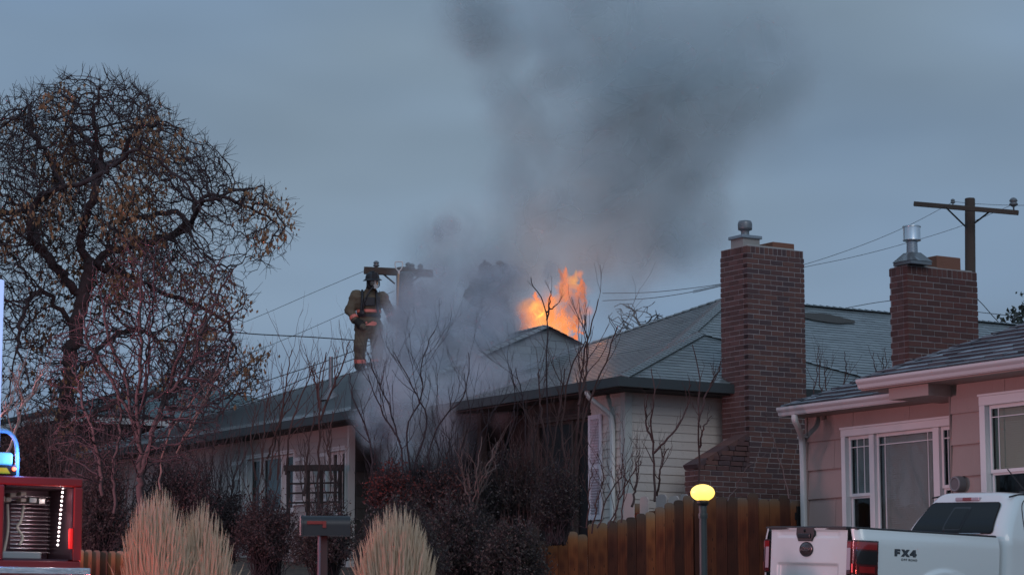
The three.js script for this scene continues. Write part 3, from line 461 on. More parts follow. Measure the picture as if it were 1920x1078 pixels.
// ---------- globe lamp on a post ----------
{
  const c = at(1318, 924, 24), g = thing('lamp_post', 'dark post lamp with a glowing yellow oval globe in front of the fence', 'lamp', null, V(c.x, groundY(c.x, c.z), c.z)), h = c.y - g.position.y;
  const bulb = part('globe', new THREE.SphereGeometry(0.116, 36, 24).scale(1, 0.7, 1), new THREE.MeshStandardMaterial({ color: lin(0.9, 0.7, 0.3), emissive: lin(1.0, 0.66, 0.1), emissiveIntensity: 1.75, roughness: 0.4 }), g, [0, h, 0]); bulb.castShadow = false;
  part('collar', lathe([[0, -0.12], [0.05, -0.12], [0.058, -0.1], [0.06, -0.075], [0.045, -0.068], [0, -0.068]], 20), MAT.black, g, [0, h, 0]);
  part('post', lathe([[0, 0], [0.06, 0], [0.055, 0.05], [0.038, 0.08], [0.036, h - 0.25], [0.044, h - 0.24], [0.044, h - 0.2], [0.036, h - 0.19], [0.04, h - 0.1], [0, h - 0.1]], 20), M(0.03, 0.04, 0.042, 0.55), g);
  const l = new THREE.PointLight(lin(1, 0.62, 0.2), 1.6); l.name = 'lamp_light'; l.position.set(0, h, 0); l.castShadow = true; l.shadow.radius = 4; g.add(l);
}
// ---------- mailbox ----------
{
  const c = at(610, 985, 21), g = thing('mailbox', 'black rural mailbox with a red flag between the clumps of pale grass', 'mailbox', null, c), L = 0.42, w = 0.15, h = 0.16;
  g.rotation.y = YAW + 0.14;
  const s = new THREE.Shape(); s.moveTo(-w / 2, 0); s.lineTo(w / 2, 0); s.lineTo(w / 2, h - w / 2); s.absarc(0, h - w / 2, w / 2, 0, Math.PI); s.lineTo(-w / 2, 0);
  const dk = M(0.011, 0.012, 0.015, 0.45), b = new THREE.ExtrudeGeometry(s, { depth: L - 0.03, bevelEnabled: true, bevelSize: 0.004, bevelThickness: 0.004, bevelSegments: 2, curveSegments: 14 }); b.translate(0, 0, -L / 2 + 0.03); b.rotateY(-Math.PI / 2); b.scale(-1, 1, 1);
  const bm = part('box', b.scale(-1, 1, 1), dk, g, [0.02, -0.085, 0]);
  const d = new THREE.ExtrudeGeometry(s, { depth: 0.02, bevelEnabled: true, bevelSize: 0.008, bevelThickness: 0.004, bevelSegments: 2, curveSegments: 14 }); d.rotateY(-Math.PI / 2); part('door', d, dk, g, [-0.19, -0.085, 0]);
  part('flag', merge([rbox(-0.16, -0.03, 0.005, 0.032, 0.083, 0.089, 0.002), rbox(-0.03, 0.0, -0.025, 0.032, 0.083, 0.089, 0.002)]), M(0.2, 0.025, 0.02, 0.6), g);
  part('post', rbox(-0.03, 0.03, -1.4, -0.09, -0.03, 0.03, 0.006), M(0.06, 0.045, 0.045, 0.9), g, [-0.01, 0, -0.03]);
  part('conduit', cyl(0.014, 0.014, 1.3, 10), M(0.16, 0.13, 0.16, 0.5), g, [-0.055, -0.74, 0.05]);
}
// ---------- trellis in front of the left wing ----------
{
  const T = thing('garden_trellis', 'dark wooden arbour with a heavy top beam and crossbars before the left windows', 'trellis'), D = 42, q = (x, y) => at(x, y, D), dk = M(0.02, 0.016, 0.016, 0.9);
  const bar = (a, b, w, name) => { const d = b.clone().sub(a), m = part(name, box(-d.length() / 2, d.length() / 2, -w / 2, w / 2, -w / 2, w / 2), dk, T, a.clone().add(b).multiplyScalar(0.5)); m.quaternion.setFromUnitVectors(V(1, 0, 0), d.normalize()); };
  bar(q(532, 878), q(645, 877), 0.1, 'beam'); for (const x of [540, 577, 602, 637]) bar(q(x, 880), q(x, 990), 0.05, 'post'); for (const y of [905, 923, 941]) bar(q(540, y + 2), q(637, y), 0.03, 'crossbar');
}
// ---------- utility poles and wires ----------
const poleWood = M(0.075, 0.055, 0.045, 0.95, { bumpMap: grainT, bumpScale: 0.01 }), wireM = M(0.015, 0.015, 0.018, 0.7), insM = M(0.12, 0.13, 0.14, 0.3);
function pole(label, top, foot, r, arms, D) {
  const g = thing('utility_pole', label, 'utility pole', 'utility poles behind the houses');
  const t = new Tubes(); t.chain([foot, foot.clone().lerp(top, 0.5), top], [r * 1.12, r * 1.05, r], 14); part('pole', t.geo(), poleWood, g); part('pole_top', cyl(r, r * 0.9, 0.03, 14), poleWood, g, top);
  for (const [a, b, w] of arms) { const d = b.clone().sub(a), m = part('crossarm', rbox(-d.length() / 2, d.length() / 2, -w / 2, w / 2, -w * 0.45, w * 0.45, 0.01), poleWood, g, a.clone().add(b).multiplyScalar(0.5)); m.quaternion.setFromUnitVectors(V(1, 0, 0), d.normalize()); }
  return g;
}
const wireT = (name, label, pts, r) => { const o = part(name, tube(pts, r, 48, 5), wireM, scene); tag(o, label, 'cable'); return o; };
function insulator(g, p, s) { part('insulator', lathe([[0, -0.14], [0.015, -0.14], [0.015, -0.02], [0.05, 0], [0.075, 0.02], [0.06, 0.05], [0.045, 0.055], [0.07, 0.08], [0.055, 0.11], [0.03, 0.13], [0, 0.14]].map(([a, b]) => [a * s, b * s]), 12), insM, g, p); }
{
  const D = 56, q = (x, y, d = D) => at(x, y, d);
  const g = pole('utility pole with crossarm behind the firefighter with the pike pole, half lost in smoke', q(755, 503), q(757, 860), 0.15, [[q(682, 507), q(812, 513), 0.16]], D);
  for (const [x, y] of [[705, 500], [765, 503], [772, 505], [788, 506]]) insulator(g, q(x, y), 1);
  for (const [a, b] of [[q(716, 512), q(740, 532)], [q(790, 515), q(767, 532)]]) { const t = new Tubes(); t.chain([a, b], [0.02, 0.02], 6); part('brace', t.geo(), wireM, g); }
  part('transformer', lathe([[0, -0.5], [0.16, -0.5], [0.17, -0.45], [0.17, 0.2], [0.15, 0.25], [0, 0.27]], 18), M(0.1, 0.11, 0.12, 0.5), g, q(761, 531, D - 0.3));
  const g2 = pole('utility pole with long wooden crossarm rising behind the short brick chimney', q(1820, 373, 60), q(1822, 760, 60), 0.125, [[q(1715, 382, 60), q(1911, 399, 59), 0.115]], 60);
  for (const [x, y, s] of [[1788, 381, 0.8], [1902, 386, 1.5]]) insulator(g2, q(x, y, 59.6), s);
  for (const [a, b] of [[q(1776, 390, 59.6), q(1813, 426, 59.8)], [q(1858, 396, 59.4), q(1829, 418, 59.8)]]) { const t = new Tubes(); t.chain([a, b], [0.022, 0.022], 6); part('brace', t.geo(), wireM, g2); }
  wireT('cable', 'thin wire sloping down left from the crossarm behind the firefighter', [q(683, 508), q(600, 543), q(455, 605), q(300, 660)], 0.0056);
  wireT('cable', 'thin lower wire passing behind the arm of the firefighter', [q(740, 545), q(655, 583), q(560, 625), q(400, 690)], 0.0056);
  wireT('cable', 'thick dark cable running level to the back of the firefighter', [q(400, 619, 54), q(470, 626, 54), q(580, 632, 54), q(757, 645, 56)], 0.0124);
  wireT('cable', 'upper of two twisted wires rising to the boots of the firefighter', [q(430, 738, 54), q(520, 707, 54), q(600, 681, 54), q(757, 622, 56)], 0.0099);
  wireT('cable', 'lower of two twisted wires rising to the boots of the firefighter', [q(430, 766, 54), q(520, 731, 54), q(610, 693, 54), q(757, 640, 56)], 0.0099);
  wireT('cable', 'upper thin wire between the tall chimney and the right utility pole', [q(1788, 379, 60), q(1700, 425, 58), q(1600, 466, 56), q(1480, 504, 54), q(1300, 545, 52)], 0.0056);
  wireT('cable', 'lower thin wire between the tall chimney and the right utility pole', [q(1902, 383, 60), q(1800, 425, 59), q(1700, 456, 58), q(1600, 482, 56), q(1480, 507, 54), q(1300, 549, 52)], 0.0056);
  wireT('cable', 'upper faint wire left of the tall chimney', [q(1130, 550, 52), q(1220, 548, 52), q(1300, 540, 52), q(1370, 530, 52)], 0.0068);
  wireT('cable', 'lower faint wire left of the tall chimney', [q(1130, 564, 52), q(1220, 559, 52), q(1300, 547, 52), q(1370, 531, 52)], 0.0068);
  wireT('cable', 'wire entering the left edge of the short chimney from above the roof ridge', [q(1590, 577, 52), q(1640, 568, 52), q(1700, 560, 52)], 0.0074);
  wireT('cable', 'drooping service wire from the short chimney down to the right roof', [q(1826, 553, 50), q(1845, 572, 50), q(1866, 596, 50), q(1895, 625, 50)], 0.0087);
  wireT('cable', 'level wire right of the short chimney towards the dark tree', [q(1826, 584, 52), q(1860, 588, 52), q(1920, 594, 52), q(1990, 600, 52)], 0.0074);
  wireT('cable', 'wire leaving the right end of the upper crossarm past the frame', [q(1788, 378, 60), q(1830, 382, 60), q(1920, 385, 60), q(2010, 380, 60)], 0.0056);
}
// ---------- the white pickup truck ----------
const TRUCK = { pitch: -0.0314, yaw: -0.0957, roll: -0.0432, pos: [-21.2, 1.525, -17.25] };
{
  const T = thing('pickup_truck', 'white pickup truck with dark tailgate badge parked before the taupe house', 'pickup truck');
  const paint = new THREE.MeshPhysicalMaterial({ color: lin(0.6, 0.655, 0.66), roughness: 0.32, clearcoat: 1, clearcoatRoughness: 0.06 });
  const blackP = M(0.018, 0.018, 0.02, 0.55), dkGlass = P(0.005, 0.006, 0.007, 0.08, { specularIntensity: 0.45 }), redL = P(0.22, 0.008, 0.01, 0.12, { clearcoat: 1 }), redDk = P(0.07, 0.004, 0.006, 0.15, { clearcoat: 1 }), pale = P(0.38, 0.3, 0.34, 0.15, { clearcoat: 1 }), dkLens = P(0.012, 0.012, 0.014, 0.12, { clearcoat: 1 }), chrome = M(0.75, 0.76, 0.78, 0.12, { metalness: 1 }), seam = M(0.01, 0.01, 0.011, 0.9), redGlint = new THREE.MeshStandardMaterial({ color: lin(0.3, 0.01, 0.01), emissive: lin(1, 0.03, 0.04), emissiveIntensity: 0.7, roughness: 0.4 });
  const ss = THREE.MathUtils.smoothstep;
  // outline of the rear half seen from above: half width at height y, and how far back the skin reaches
  const sideX = (y, z) => { const t = (y - 0.55) / 0.78; let x = 0.905 + 0.035 * Math.sin(Math.min(1, Math.max(0, t)) * 2.2) - 0.03 * ss(y, 1.2, 1.34); const d = Math.hypot(z + 1.12, y - 0.42); x += 0.035 * (1 - ss(d, 0.5, 0.545)); return x; };
  const side = (s) => grid(90, 44, (u, v) => { const z = -0.1 - 1.73 * u, y = 0.5 + 0.83 * v; return V(s * sideX(y, z), y, z); });
  const RC = 0.11;                                            // rounded rear corner
  const corner = (s) => grid(12, 44, (u, v) => { const y = 0.5 + 0.83 * v, a = u * Math.PI / 2, x = sideX(y, -0.1); return V(s * (x - RC + RC * Math.sin(a)), y, -0.1 - 0.0 + RC * Math.cos(a)); });
  const bed = sub('bed', T);
  part('side_panel', side(1), paint, bed); part('side_panel', side(-1), paint, bed);
  part('rear_corner', corner(1), paint, bed); part('rear_corner', corner(-1), paint, bed);
  part('inner_panel', merge([box(-0.86, -0.83, 0.75, 1.3, -1.8, -0.02), box(0.83, 0.86, 0.75, 1.3, -1.8, -0.02), box(-0.86, 0.86, 0.7, 0.75, -1.8, -0.02), box(-0.86, 0.86, 0.75, 1.31, -1.83, -1.8)]), blackP, bed);
  for (const s of [-1, 1]) part('rail_cap', rbox(s * 0.83 - 0.05, s * 0.83 + 0.055, 1.322, 1.352, -1.83, 0.0, 0.012), blackP, bed);
  part('bumper', rbox(-0.9, 0.9, 0.42, 0.6, -0.05, 0.16, 0.04), M(0.05, 0.05, 0.055, 0.5), T);
  // tailgate, pressed sheet between the lamps
  const gate = sub('tailgate', T), gx = 0.735;
  const gz = (x, y) => { let z = 0.01 + 0.02 * (1 - (x / gx) ** 2); z -= 0.012 * (ss(y, 1.235, 1.25) * (1 - ss(y, 1.30, 1.315))) * (1 - ss(Math.abs(x), 0.55, 0.62)); z -= 0.028 * (ss(y, 0.7, 0.715) * (1 - ss(y, 0.94, 0.96))) * (1 - ss(Math.abs(x), 0.54, 0.6)); z += 0.012 * ss(y, 1.3, 1.34); return z; };
  part('panel', grid(80, 70, (u, v) => { const x = -gx + 2 * gx * u, y = 0.62 + 0.715 * v; return V(x, y, gz(x, y)); }), paint, gate);
  part('top_trim', rbox(-gx, gx, 1.318, 1.355, -0.05, 0.035, 0.012), blackP, gate);
  for (const s of [-1, 1]) part('seam', box(s * gx - 0.004, s * gx + 0.006, 0.62, 1.33, -0.03, 0.006), seam, T);
  { const sh = new THREE.Shape(); sh.moveTo(-0.16, 0.075); sh.lineTo(0.16, 0.075); sh.lineTo(0.165, 0.0); sh.lineTo(0.125, -0.065); sh.lineTo(-0.125, -0.065); sh.lineTo(-0.165, 0.0); const h = new THREE.ExtrudeGeometry(sh, { depth: 0.03, bevelEnabled: true, bevelSize: 0.006, bevelThickness: 0.006, bevelSegments: 2 }); const hd = sub('handle', gate); part('bezel', h, blackP, hd, [-0.02, 1.265, 0.012]); part('grip', rbox(-0.12, 0.12, -0.03, 0.02, 0, 0.03, 0.01), M(0.01, 0.01, 0.012, 0.3), hd, [-0.02, 1.255, 0.035]); part('lens', new THREE.SphereGeometry(0.018, 12, 8), dkGlass, hd, [-0.02, 1.305, 0.045]); }
  { const b = sub('badge', gate); b.scale.set(1.35, 1.35, 1); b.position.y = -0.385; const e = new THREE.SphereGeometry(0.092, 32, 16).scale(1, 0.62, 0.16), rim = new THREE.TorusGeometry(0.089, 0.007, 8, 40).scale(1, 0.62, 1); part('plate', e, P(0.03, 0.024, 0.026, 0.25, { clearcoat: 1 }), b, [-0.0, 1.105, 0.034]); part('rim', rim, M(0.06, 0.05, 0.055, 0.25, { metalness: 0.8 }), b, [-0.0, 1.105, 0.036]); const sc = []; for (const [x, y, w] of [[-0.045, 0.004, 0.012], [-0.02, 0, 0.011], [0.004, 0, 0.011], [0.026, 0, 0.011], [0.048, 0.002, 0.012]]) { const t = new THREE.TorusGeometry(w, 0.0035, 6, 14).scale(1, 1.2, 1); t.translate(x, y, 0); sc.push(t); } part('script', merge(sc), M(0.16, 0.13, 0.13, 0.3, { metalness: 0.7 }), b, [0, 1.105, 0.051]); }
  // tail lamps wrap round the corners
  const lampSurf = (s, a0, a1, y0, y1, lift, n = 24) => grid(n, 10, (u, v) => {
    const a = a0 + (a1 - a0) * u, yy = y0 + (y1 - y0) * v;   // a: metres along the skin, 0 at the tailgate seam, through the corner at 0.17
    const x = sideX(yy, -0.1), r = RC + lift; let px, pz; const arc = RC * Math.PI / 2, st = x - RC - gx;
    if (a < st) { px = gx + a; pz = 0.01 + lift; } else if (a < st + arc) { const q = (a - st) / RC; px = x - RC + r * Math.sin(q); pz = -0.1 + r * Math.cos(q); } else { px = x + lift; pz = -0.1 - (a - st - arc); }
    return V(s * px, yy, pz);
  });
  for (const s of [1, -1]) {
    const L = sub('tail_lamp', T); tag(L, null);
    part('lens', lampSurf(s, 0.012, 0.40, 0.86, 1.205, 0.012), redDk, L);
    part('upper_lens', lampSurf(s, 0.02, 0.385, 1.12, 1.195, 0.016), redL, L);
    part('reverse_lens', lampSurf(s, 0.02, 0.085, 0.90, 1.13, 0.0165), pale, L);
    part('dark_lens', lampSurf(s, 0.15, 0.39, 0.965, 1.105, 0.0175), dkLens, L);
    part('lower_lens', lampSurf(s, 0.19, 0.36, 0.875, 0.94, 0.016), redL, L);
    part('glint_strip', lampSurf(s, 0.108, 0.122, 0.875, 0.965, 0.018), s > 0 ? redGlint : redL, L);  // reflected glint painted as red emission, on the near lamp only
    part('gasket', lampSurf(s, 0.004, 0.408, 0.85, 1.213, 0.006), seam, L);
  }
  // badge on the bed side
  const dec = canvas(512, 256, (c, w, h) => {
    c.clearRect(0, 0, w, h); c.lineJoin = 'miter'; c.font = 'bold 138px sans-serif'; c.textAlign = 'center';
    c.save(); c.translate(256, 140); c.scale(1.45, 0.95); c.lineWidth = 16; c.strokeStyle = '#14171b'; for (const [g, gx2] of [['F', -104], ['X', 0], ['4', 100]]) { c.strokeText(g, gx2, 0); c.fillStyle = '#3a434b'; c.fillText(g, gx2, 0); } c.restore();
    c.font = 'bold 46px sans-serif'; c.fillStyle = '#1a1d21'; c.save(); c.translate(330, 208); c.scale(1.35, 1); c.fillText('OFF ROAD', 0, 0); c.restore();
  });
  part('decal', grid(12, 6, (u, v) => { const z = -0.41 - 0.36 * u, y = 0.99 + 0.18 * v; return V(sideX(y, z) + 0.003, y, z); }), new THREE.MeshStandardMaterial({ map: dec, transparent: true, roughness: 0.5 }), bed);
  // cab shell
  const cab = sub('cab', T), zr = (y) => -1.87 - 0.30 * ss(y, 1.3, 1.95), zf = (y) => (y < 1.22 ? -3.75 : -3.75 + 0.85 * (y - 1.22) / 0.62), hw = (y) => (y < 1.3 ? 0.93 : 0.93 - 0.22 * ((y - 1.3) / 0.5) ** 1.15);
  const ring = (y, k) => { const a = zr(y) - (1 - k) * 0.2, b = zf(y) - (k - 1) * 0.2, w = hw(Math.min(y, 1.83)) * k, r = 0.16, pts = []; const cz = [[1, a], [1, b], [-1, b], [-1, a]]; for (let c = 0; c < 4; c++) { const [sx, z] = cz[c], dz = z === a ? -1 : 1; for (let i = 0; i <= 6; i++) { const q = i / 6 * Math.PI / 2; const ox = sx * (w - r), oz = z + dz * r; const cs = c === 0 ? [Math.sin(q), Math.cos(q)] : c === 1 ? [Math.cos(q), -Math.sin(q)] : c === 2 ? [-Math.sin(q), -Math.cos(q)] : [-Math.cos(q), Math.sin(q)]; pts.push(V(ox + r * cs[0], y + (y > 1.8 ? 0 : 0), oz + r * cs[1])); } } return pts; };
  const levels = []; for (let y = 0.45; y <= 1.76; y += 0.05) levels.push([y, 1]); for (const [y, k] of [[1.785, 0.99], [1.81, 0.965], [1.83, 0.92], [1.843, 0.84], [1.853, 0.66], [1.858, 0.4], [1.86, 0.05]]) levels.push([y, k]);
  { const p = [], ix = [], n = 28; levels.forEach(([y, k], j) => { ring(y, k).forEach((q) => p.push(q.x, q.y, q.z)); if (j) for (let i = 0; i < n; i++) { const a = (j - 1) * n + i, b = (j - 1) * n + (i + 1) % n; ix.push(a, b, a + n, b, b + n, a + n); } }); part('shell', geo(p, ix), paint, cab); }
  const rearAt = (x, y, l) => V(x, y, zr(y) + l - 0.02 * (x / 0.7) ** 2 * 0);
  const roundPatch = (f, w0, w1, y0, y1, r, n = 20) => { // rounded trapezoid: half width w0 at y0, w1 at y1
    const p = [], ix = []; for (let j = 0; j <= n; j++) { const y = y0 + (y1 - y0) * j / n; let w = w0 + (w1 - w0) * j / n; const d = Math.min(y - y0, y1 - y); if (d < r) w -= r - Math.sqrt(Math.max(0, r * r - (r - d) ** 2)); for (let i = 0; i <= 24; i++) { const q = f(-w + 2 * w * i / 24, y); p.push(q.x, q.y, q.z); } } for (let j = 0; j < n; j++) for (let i = 0; i < 24; i++) { const a = j * 25 + i; ix.push(a, a + 1, a + 26, a, a + 26, a + 25); } return geo(p, ix); };
  const rw = sub('rear_window', cab); part('pane', roundPatch((x, y) => rearAt(x, y, 0.012), 0.74, 0.615, 1.385, 1.725, 0.05), dkGlass, rw); part('slider_frame', merge([roundPatch((x, y) => rearAt(x, y, 0.016), 0.17, 0.16, 1.41, 1.68, 0.02)]), P(0.012, 0.011, 0.014, 0.12), rw); part('slider_pane', roundPatch((x, y) => rearAt(x, y, 0.02), 0.145, 0.135, 1.43, 1.66, 0.015), dkGlass, rw); part('gasket', roundPatch((x, y) => rearAt(x, y, 0.007), 0.76, 0.632, 1.372, 1.735, 0.055), seam, rw);
  part('chrome_strip', rbox(0.18, 0.56, 1.37, 1.38, zr(1.37) + 0.012, zr(1.37) + 0.03, 0.003), chrome, cab);
  const bl = sub('brake_light', cab); part('housing', rbox(-0.22, 0.22, 1.748, 1.79, zr(1.77) - 0.03, zr(1.77) + 0.025, 0.01), pale, bl); part('lens', rbox(-0.08, 0.08, 1.75, 1.788, zr(1.77), zr(1.77) + 0.03, 0.008), redL, bl);
  // rear side window and door line
  const sideAt = (z, y, l) => V(hw(y) + l, y, z);
  part('side_window', (() => { const n = 16, p = [], ix = []; for (let j = 0; j <= n; j++) { const y = 1.33 + 0.40 * j / n, d = Math.min(y - 1.33, 1.73 - y), c = d < 0.06 ? 0.06 - Math.sqrt(0.0036 - (0.06 - d) ** 2) : 0, a = -2.42 + 0.10 * j / n * -1 - c, b = -3.1; for (let i = 0; i <= 12; i++) { const q = sideAt(a + (b - a) * i / 12, y, 0.006); p.push(q.x, q.y, q.z); } } for (let j = 0; j < n; j++) for (let i = 0; i < 12; i++) { const k = j * 13 + i; ix.push(k, k + 1, k + 14, k, k + 14, k + 13); } return geo(p, ix); })(), dkGlass, cab);
  part('door_seam', (() => { const t = new Tubes(), p = [[-2.25, 0.6], [-2.23, 1.0], [-2.2, 1.3], [-2.22, 1.55], [-2.27, 1.72], [-2.36, 1.785], [-2.6, 1.80], [-3.2, 1.80]].map(([z, y]) => sideAt(z, Math.min(y, 1.8), 0.0)); t.chain(new THREE.CatmullRomCurve3(p).getPoints(50), Array(51).fill(0.006), 6); return t.geo(); })(), seam, cab);
  for (const s of [-1, 1]) part('roof_ditch', (() => { const t = new Tubes(), p = [[0.70, 1.79, -2.13], [0.66, 1.825, -2.3], [0.64, 1.835, -2.7], [0.64, 1.836, -3.1]].map(([x, y, z]) => V(s * x, y, z)); t.chain(new THREE.CatmullRomCurve3(p).getPoints(20), Array(21).fill(0.009), 6); return t.geo(); })(), seam, cab);
  { const an = sub('antenna', cab); part('base', new THREE.SphereGeometry(0.07, 20, 12).scale(0.55, 0.55, 1.3), blackP, an, [0.2, 1.862, -2.75]); const t = new Tubes(); t.chain([V(0.2, 1.89, -2.75), V(0.17, 2.02, -2.63), V(0.145, 2.13, -2.53)], [0.009, 0.008, 0.007], 8); part('mast', t.geo(), blackP, an); }
  part('windshield', roundPatch((x, y) => V(x, y, zf(y) - 0.006), 0.76, 0.6, 1.3, 1.72, 0.05), dkGlass, cab);
  part('hood', rbox(-0.88, 0.88, 0.55, 1.14, -4.42, -3.6, 0.12), paint, T);
  const wheels = [[0.82, -1.12], [-0.82, -1.12], [0.82, -3.72], [-0.82, -3.72]];
  for (const [x, z] of wheels) { const w = sub('wheel', T); w.position.set(x, 0.39, z); const ty = new THREE.TorusGeometry(0.29, 0.1, 12, 36); ty.rotateY(Math.PI / 2); ty.scale(1.15, 1, 1); part('tyre', ty, M(0.015, 0.015, 0.015, 0.9), w); const rm = cyl(0.23, 0.23, 0.17, 24); rm.rotateZ(Math.PI / 2); part('rim', rm, M(0.25, 0.25, 0.26, 0.4, { metalness: 0.8 }), w); }
  T.rotation.set(TRUCK.pitch, TRUCK.yaw, TRUCK.roll, 'YXZ'); T.position.set(...TRUCK.pos);
}
// ---------- fire engine in the street, rear end in view at the lower left ----------
{
  const D = 20, q = (x, y) => at(x, y, D), o = q(150, 1066), g = thing('fire_engine', 'red fire engine at the lower left edge with an open lit equipment compartment', 'fire engine', null, o);
  // local axes: rear face looks along +x, its house-side edge at z = 0, the body goes towards +z (out of the frame) and -x
  const S = (px, py) => { const r = ray(px, py), t = (o.x - EYE.x) / r.x, p = EYE.clone().addScaledVector(r, t).sub(o); return [p.z, p.y]; };   // a point on the rear face as (z, y)
  const red = P(0.2, 0.004, 0.006, 0.42, { clearcoat: 0.3, clearcoatRoughness: 0.2 }), chrome = M(0.62, 0.63, 0.66, 0.25, { metalness: 1, bumpMap: roughT, bumpScale: 0.002 }), blue = M(0.22, 0.42, 0.62, 0.35), inner = M(0.10, 0.055, 0.07, 0.35, { metalness: 0.6 });
  const [zr, yb] = S(147, 1066), [, yt] = S(147, 897), W = 2.4, [zi, yi] = S(132, 905), [, yo] = S(100, 1052), zl = S(8, 900)[0], zo = W;
  const f = 0.07;
  const body = sub('body', g);
  part('panel', merge([rbox(-6, 0, yt - f, yt, 0, zo, 0.012), rbox(-6, 0, yo - 0.06, yo, 0.0, zo, 0.01), rbox(-6, 0, yo, yt - f, -0.004, f, 0.012), rbox(-6, 0, yo, yt - f, zl + 0.0, zo, 0.012), rbox(-6.9, -6.2, yb - 0.1, yt + 0.5, 0, zo, 0.08), box(-0.62, -0.6, yo, yt - f, f, zl)]), red, body);
  part('bumper', rbox(-0.5, 0.14, yb - 0.06, yo - 0.055, -0.03, zo, 0.012), chrome, body);
  part('chassis', box(-9.6, -0.3, yb - 0.5, yb - 0.06, 0.3, zo - 0.3), MAT.black, body);
  for (const x of [-2.2, -8.4]) for (const z of [0.25, zo - 0.25]) { const w = new THREE.TorusGeometry(0.4, 0.16, 10, 28); part('tyre', w, MAT.black, body, [x, groundY(o.x + x, o.z) - o.y + 0.5, z]); }
  // open compartment: ribbed inside, lamps down the edge, gear on the shelf
  const k = sub('compartment', g), ribs = [], zc0 = f + 0.02, zc1 = zl - 0.02;
  for (let i = 0; i < 15; i++) { const y = yo + 0.08 + i * (yt - f - yo - 0.14) / 14; const c = cyl(0.009, 0.009, (zc1 - zc0) * 0.62, 8); c.rotateX(Math.PI / 2); ribs.push(c.translate(-0.42, y, zc0 + (zc1 - zc0) * 0.33)); }
  part('roller_slats', merge(ribs), M(0.5, 0.45, 0.47, 0.2, { metalness: 1 }), k);
  part('lining', merge([box(-0.5, -0.49, yo, yt - f, zc0, zc1), box(-0.49, -0.05, yo, yo + 0.015, zc0, zc1), box(-0.49, -0.012, yo + 0.015, yt - f - 0.01, f + 0.002, f + 0.012), box(-0.49, -0.02, yt - f - 0.01, yt - f - 0.002, zc0, zc1)]), inner, k);
  const ledM = new THREE.MeshStandardMaterial({ color: lin(1, 1, 1), emissive: lin(1, 0.86, 0.86), emissiveIntensity: 4 }), lz = (i) => S(122 - i * 0.75, 914 + i * 8.25);
  for (let i = 0; i < 14; i++) { const [z, y] = lz(i); part('led_light', new THREE.SphereGeometry(0.0085, 10, 8), ledM, k, [-0.06, y, z]).castShadow = false; }
  for (const i of [2, 7, 11]) { const [z, y] = lz(i), l = new THREE.PointLight(lin(1, 0.82, 0.82), 0.03); l.name = 'compartment_light'; l.position.set(-0.06, y, z); l.shadow.radius = 0.4; l.castShadow = true; k.add(l); }
  const rr = rng(8), steel = M(0.4, 0.38, 0.36, 0.35, { metalness: 0.8 }), cream = M(0.5, 0.45, 0.38, 0.7);
  for (const [a, b, c, d, m] of [[20, 927, 30, 938, cream], [32, 930, 42, 938, cream], [40, 921, 50, 929, cream], [60, 919, 70, 926, cream], [60, 931, 70, 938, cream], [76, 930, 90, 940, steel], [94, 932, 106, 942, steel]]) { const [z0, y0] = S(a, b), [z1, y1] = S(c, d); part('gear_block', rbox(-0.35, -0.25, y1, y0, Math.min(z0, z1), Math.max(z0, z1), 0.004), m, k); }
  for (const pts of [[[20, 940], [17, 980], [24, 1000], [18, 1040]], [[37, 942], [38, 990], [30, 1035]], [[68, 945], [62, 975], [56, 986], [66, 1005], [60, 1020]]]) part('hose', tube(pts.map(([x, y]) => { const [z, yy] = S(x, y); return V(-0.28, yy, z); }), 0.011, 24, 8), cream, k);
  { const [z0, y0] = S(16, 1032), [z1, y1] = S(90, 1048); part('tool_tray', rbox(-0.4, -0.15, y1, y0, Math.min(z0, z1), Math.max(z0, z1), 0.01), steel, k); }
  { const [z0, y0] = S(132, 1010); part('marker_light', rbox(-0.03, 0.006, y0 - 0.08, y0 + 0.08, z0 - 0.012, z0 + 0.012, 0.004), new THREE.MeshStandardMaterial({ color: lin(0.5, 0.02, 0.02), emissive: lin(1, 0.02, 0.02), emissiveIntensity: 0.5 }), g); }
  // deck above: grab rail, chevron block, beacon, small red lamp
  { const pts = [[-40, 812], [-6, 806], [8, 805.5], [22, 808], [34, 820], [39, 840], [39, 892]].map(([x, y]) => { const [z, yy] = S(x, y); return V(-0.1, yy, z); }); part('grab_rail', tube(pts, 0.017, 50, 10), blue, g); }  // chrome rail coloured blue, the beacon light put into its paint
  { const [z0, y0] = S(32, 872), [z1, y1] = S(-14, 890); part('light_box', rbox(-0.35, -0.02, y1, y0, z0, z1, 0.01), MAT.black, g); const [a, b] = S(19, 888), [c, d] = S(-14, 876), s = new THREE.Shape(); s.moveTo(-a, b); s.lineTo(-c, b); s.lineTo(-c, d); s.lineTo(-a - 0.0 - 0.03, d); const e = new THREE.ShapeGeometry(s); e.rotateY(Math.PI / 2); part('chevron', e, M(0.65, 0.62, 0.02, 0.5), g, [-0.012, 0, 0]); const [lz0, ly] = S(26, 879); part('red_light', new THREE.SphereGeometry(0.016, 14, 10), new THREE.MeshStandardMaterial({ color: lin(1, 0.1, 0.05), emissive: lin(1, 0.22, 0.12), emissiveIntensity: 3 }), g, [-0.01, ly, lz0]).castShadow = false; }
  { const [z0, y0] = S(29, 848), [z1, y1] = S(-12, 870), b = part('beacon', rbox(-0.32, -0.06, y1, y0, z0, z1, 0.02), new THREE.MeshStandardMaterial({ color: lin(0.3, 0.6, 0.9), emissive: lin(0.08, 0.36, 0.62), emissiveIntensity: 0.7, roughness: 0.3 }), g), l = new THREE.PointLight(lin(0.12, 0.3, 1), 0.5); l.name = 'beacon_light'; l.position.set(-0.0, (y0 + y1) / 2, z0 - 0.06); l.shadow.radius = 3; l.castShadow = true; g.add(l); }
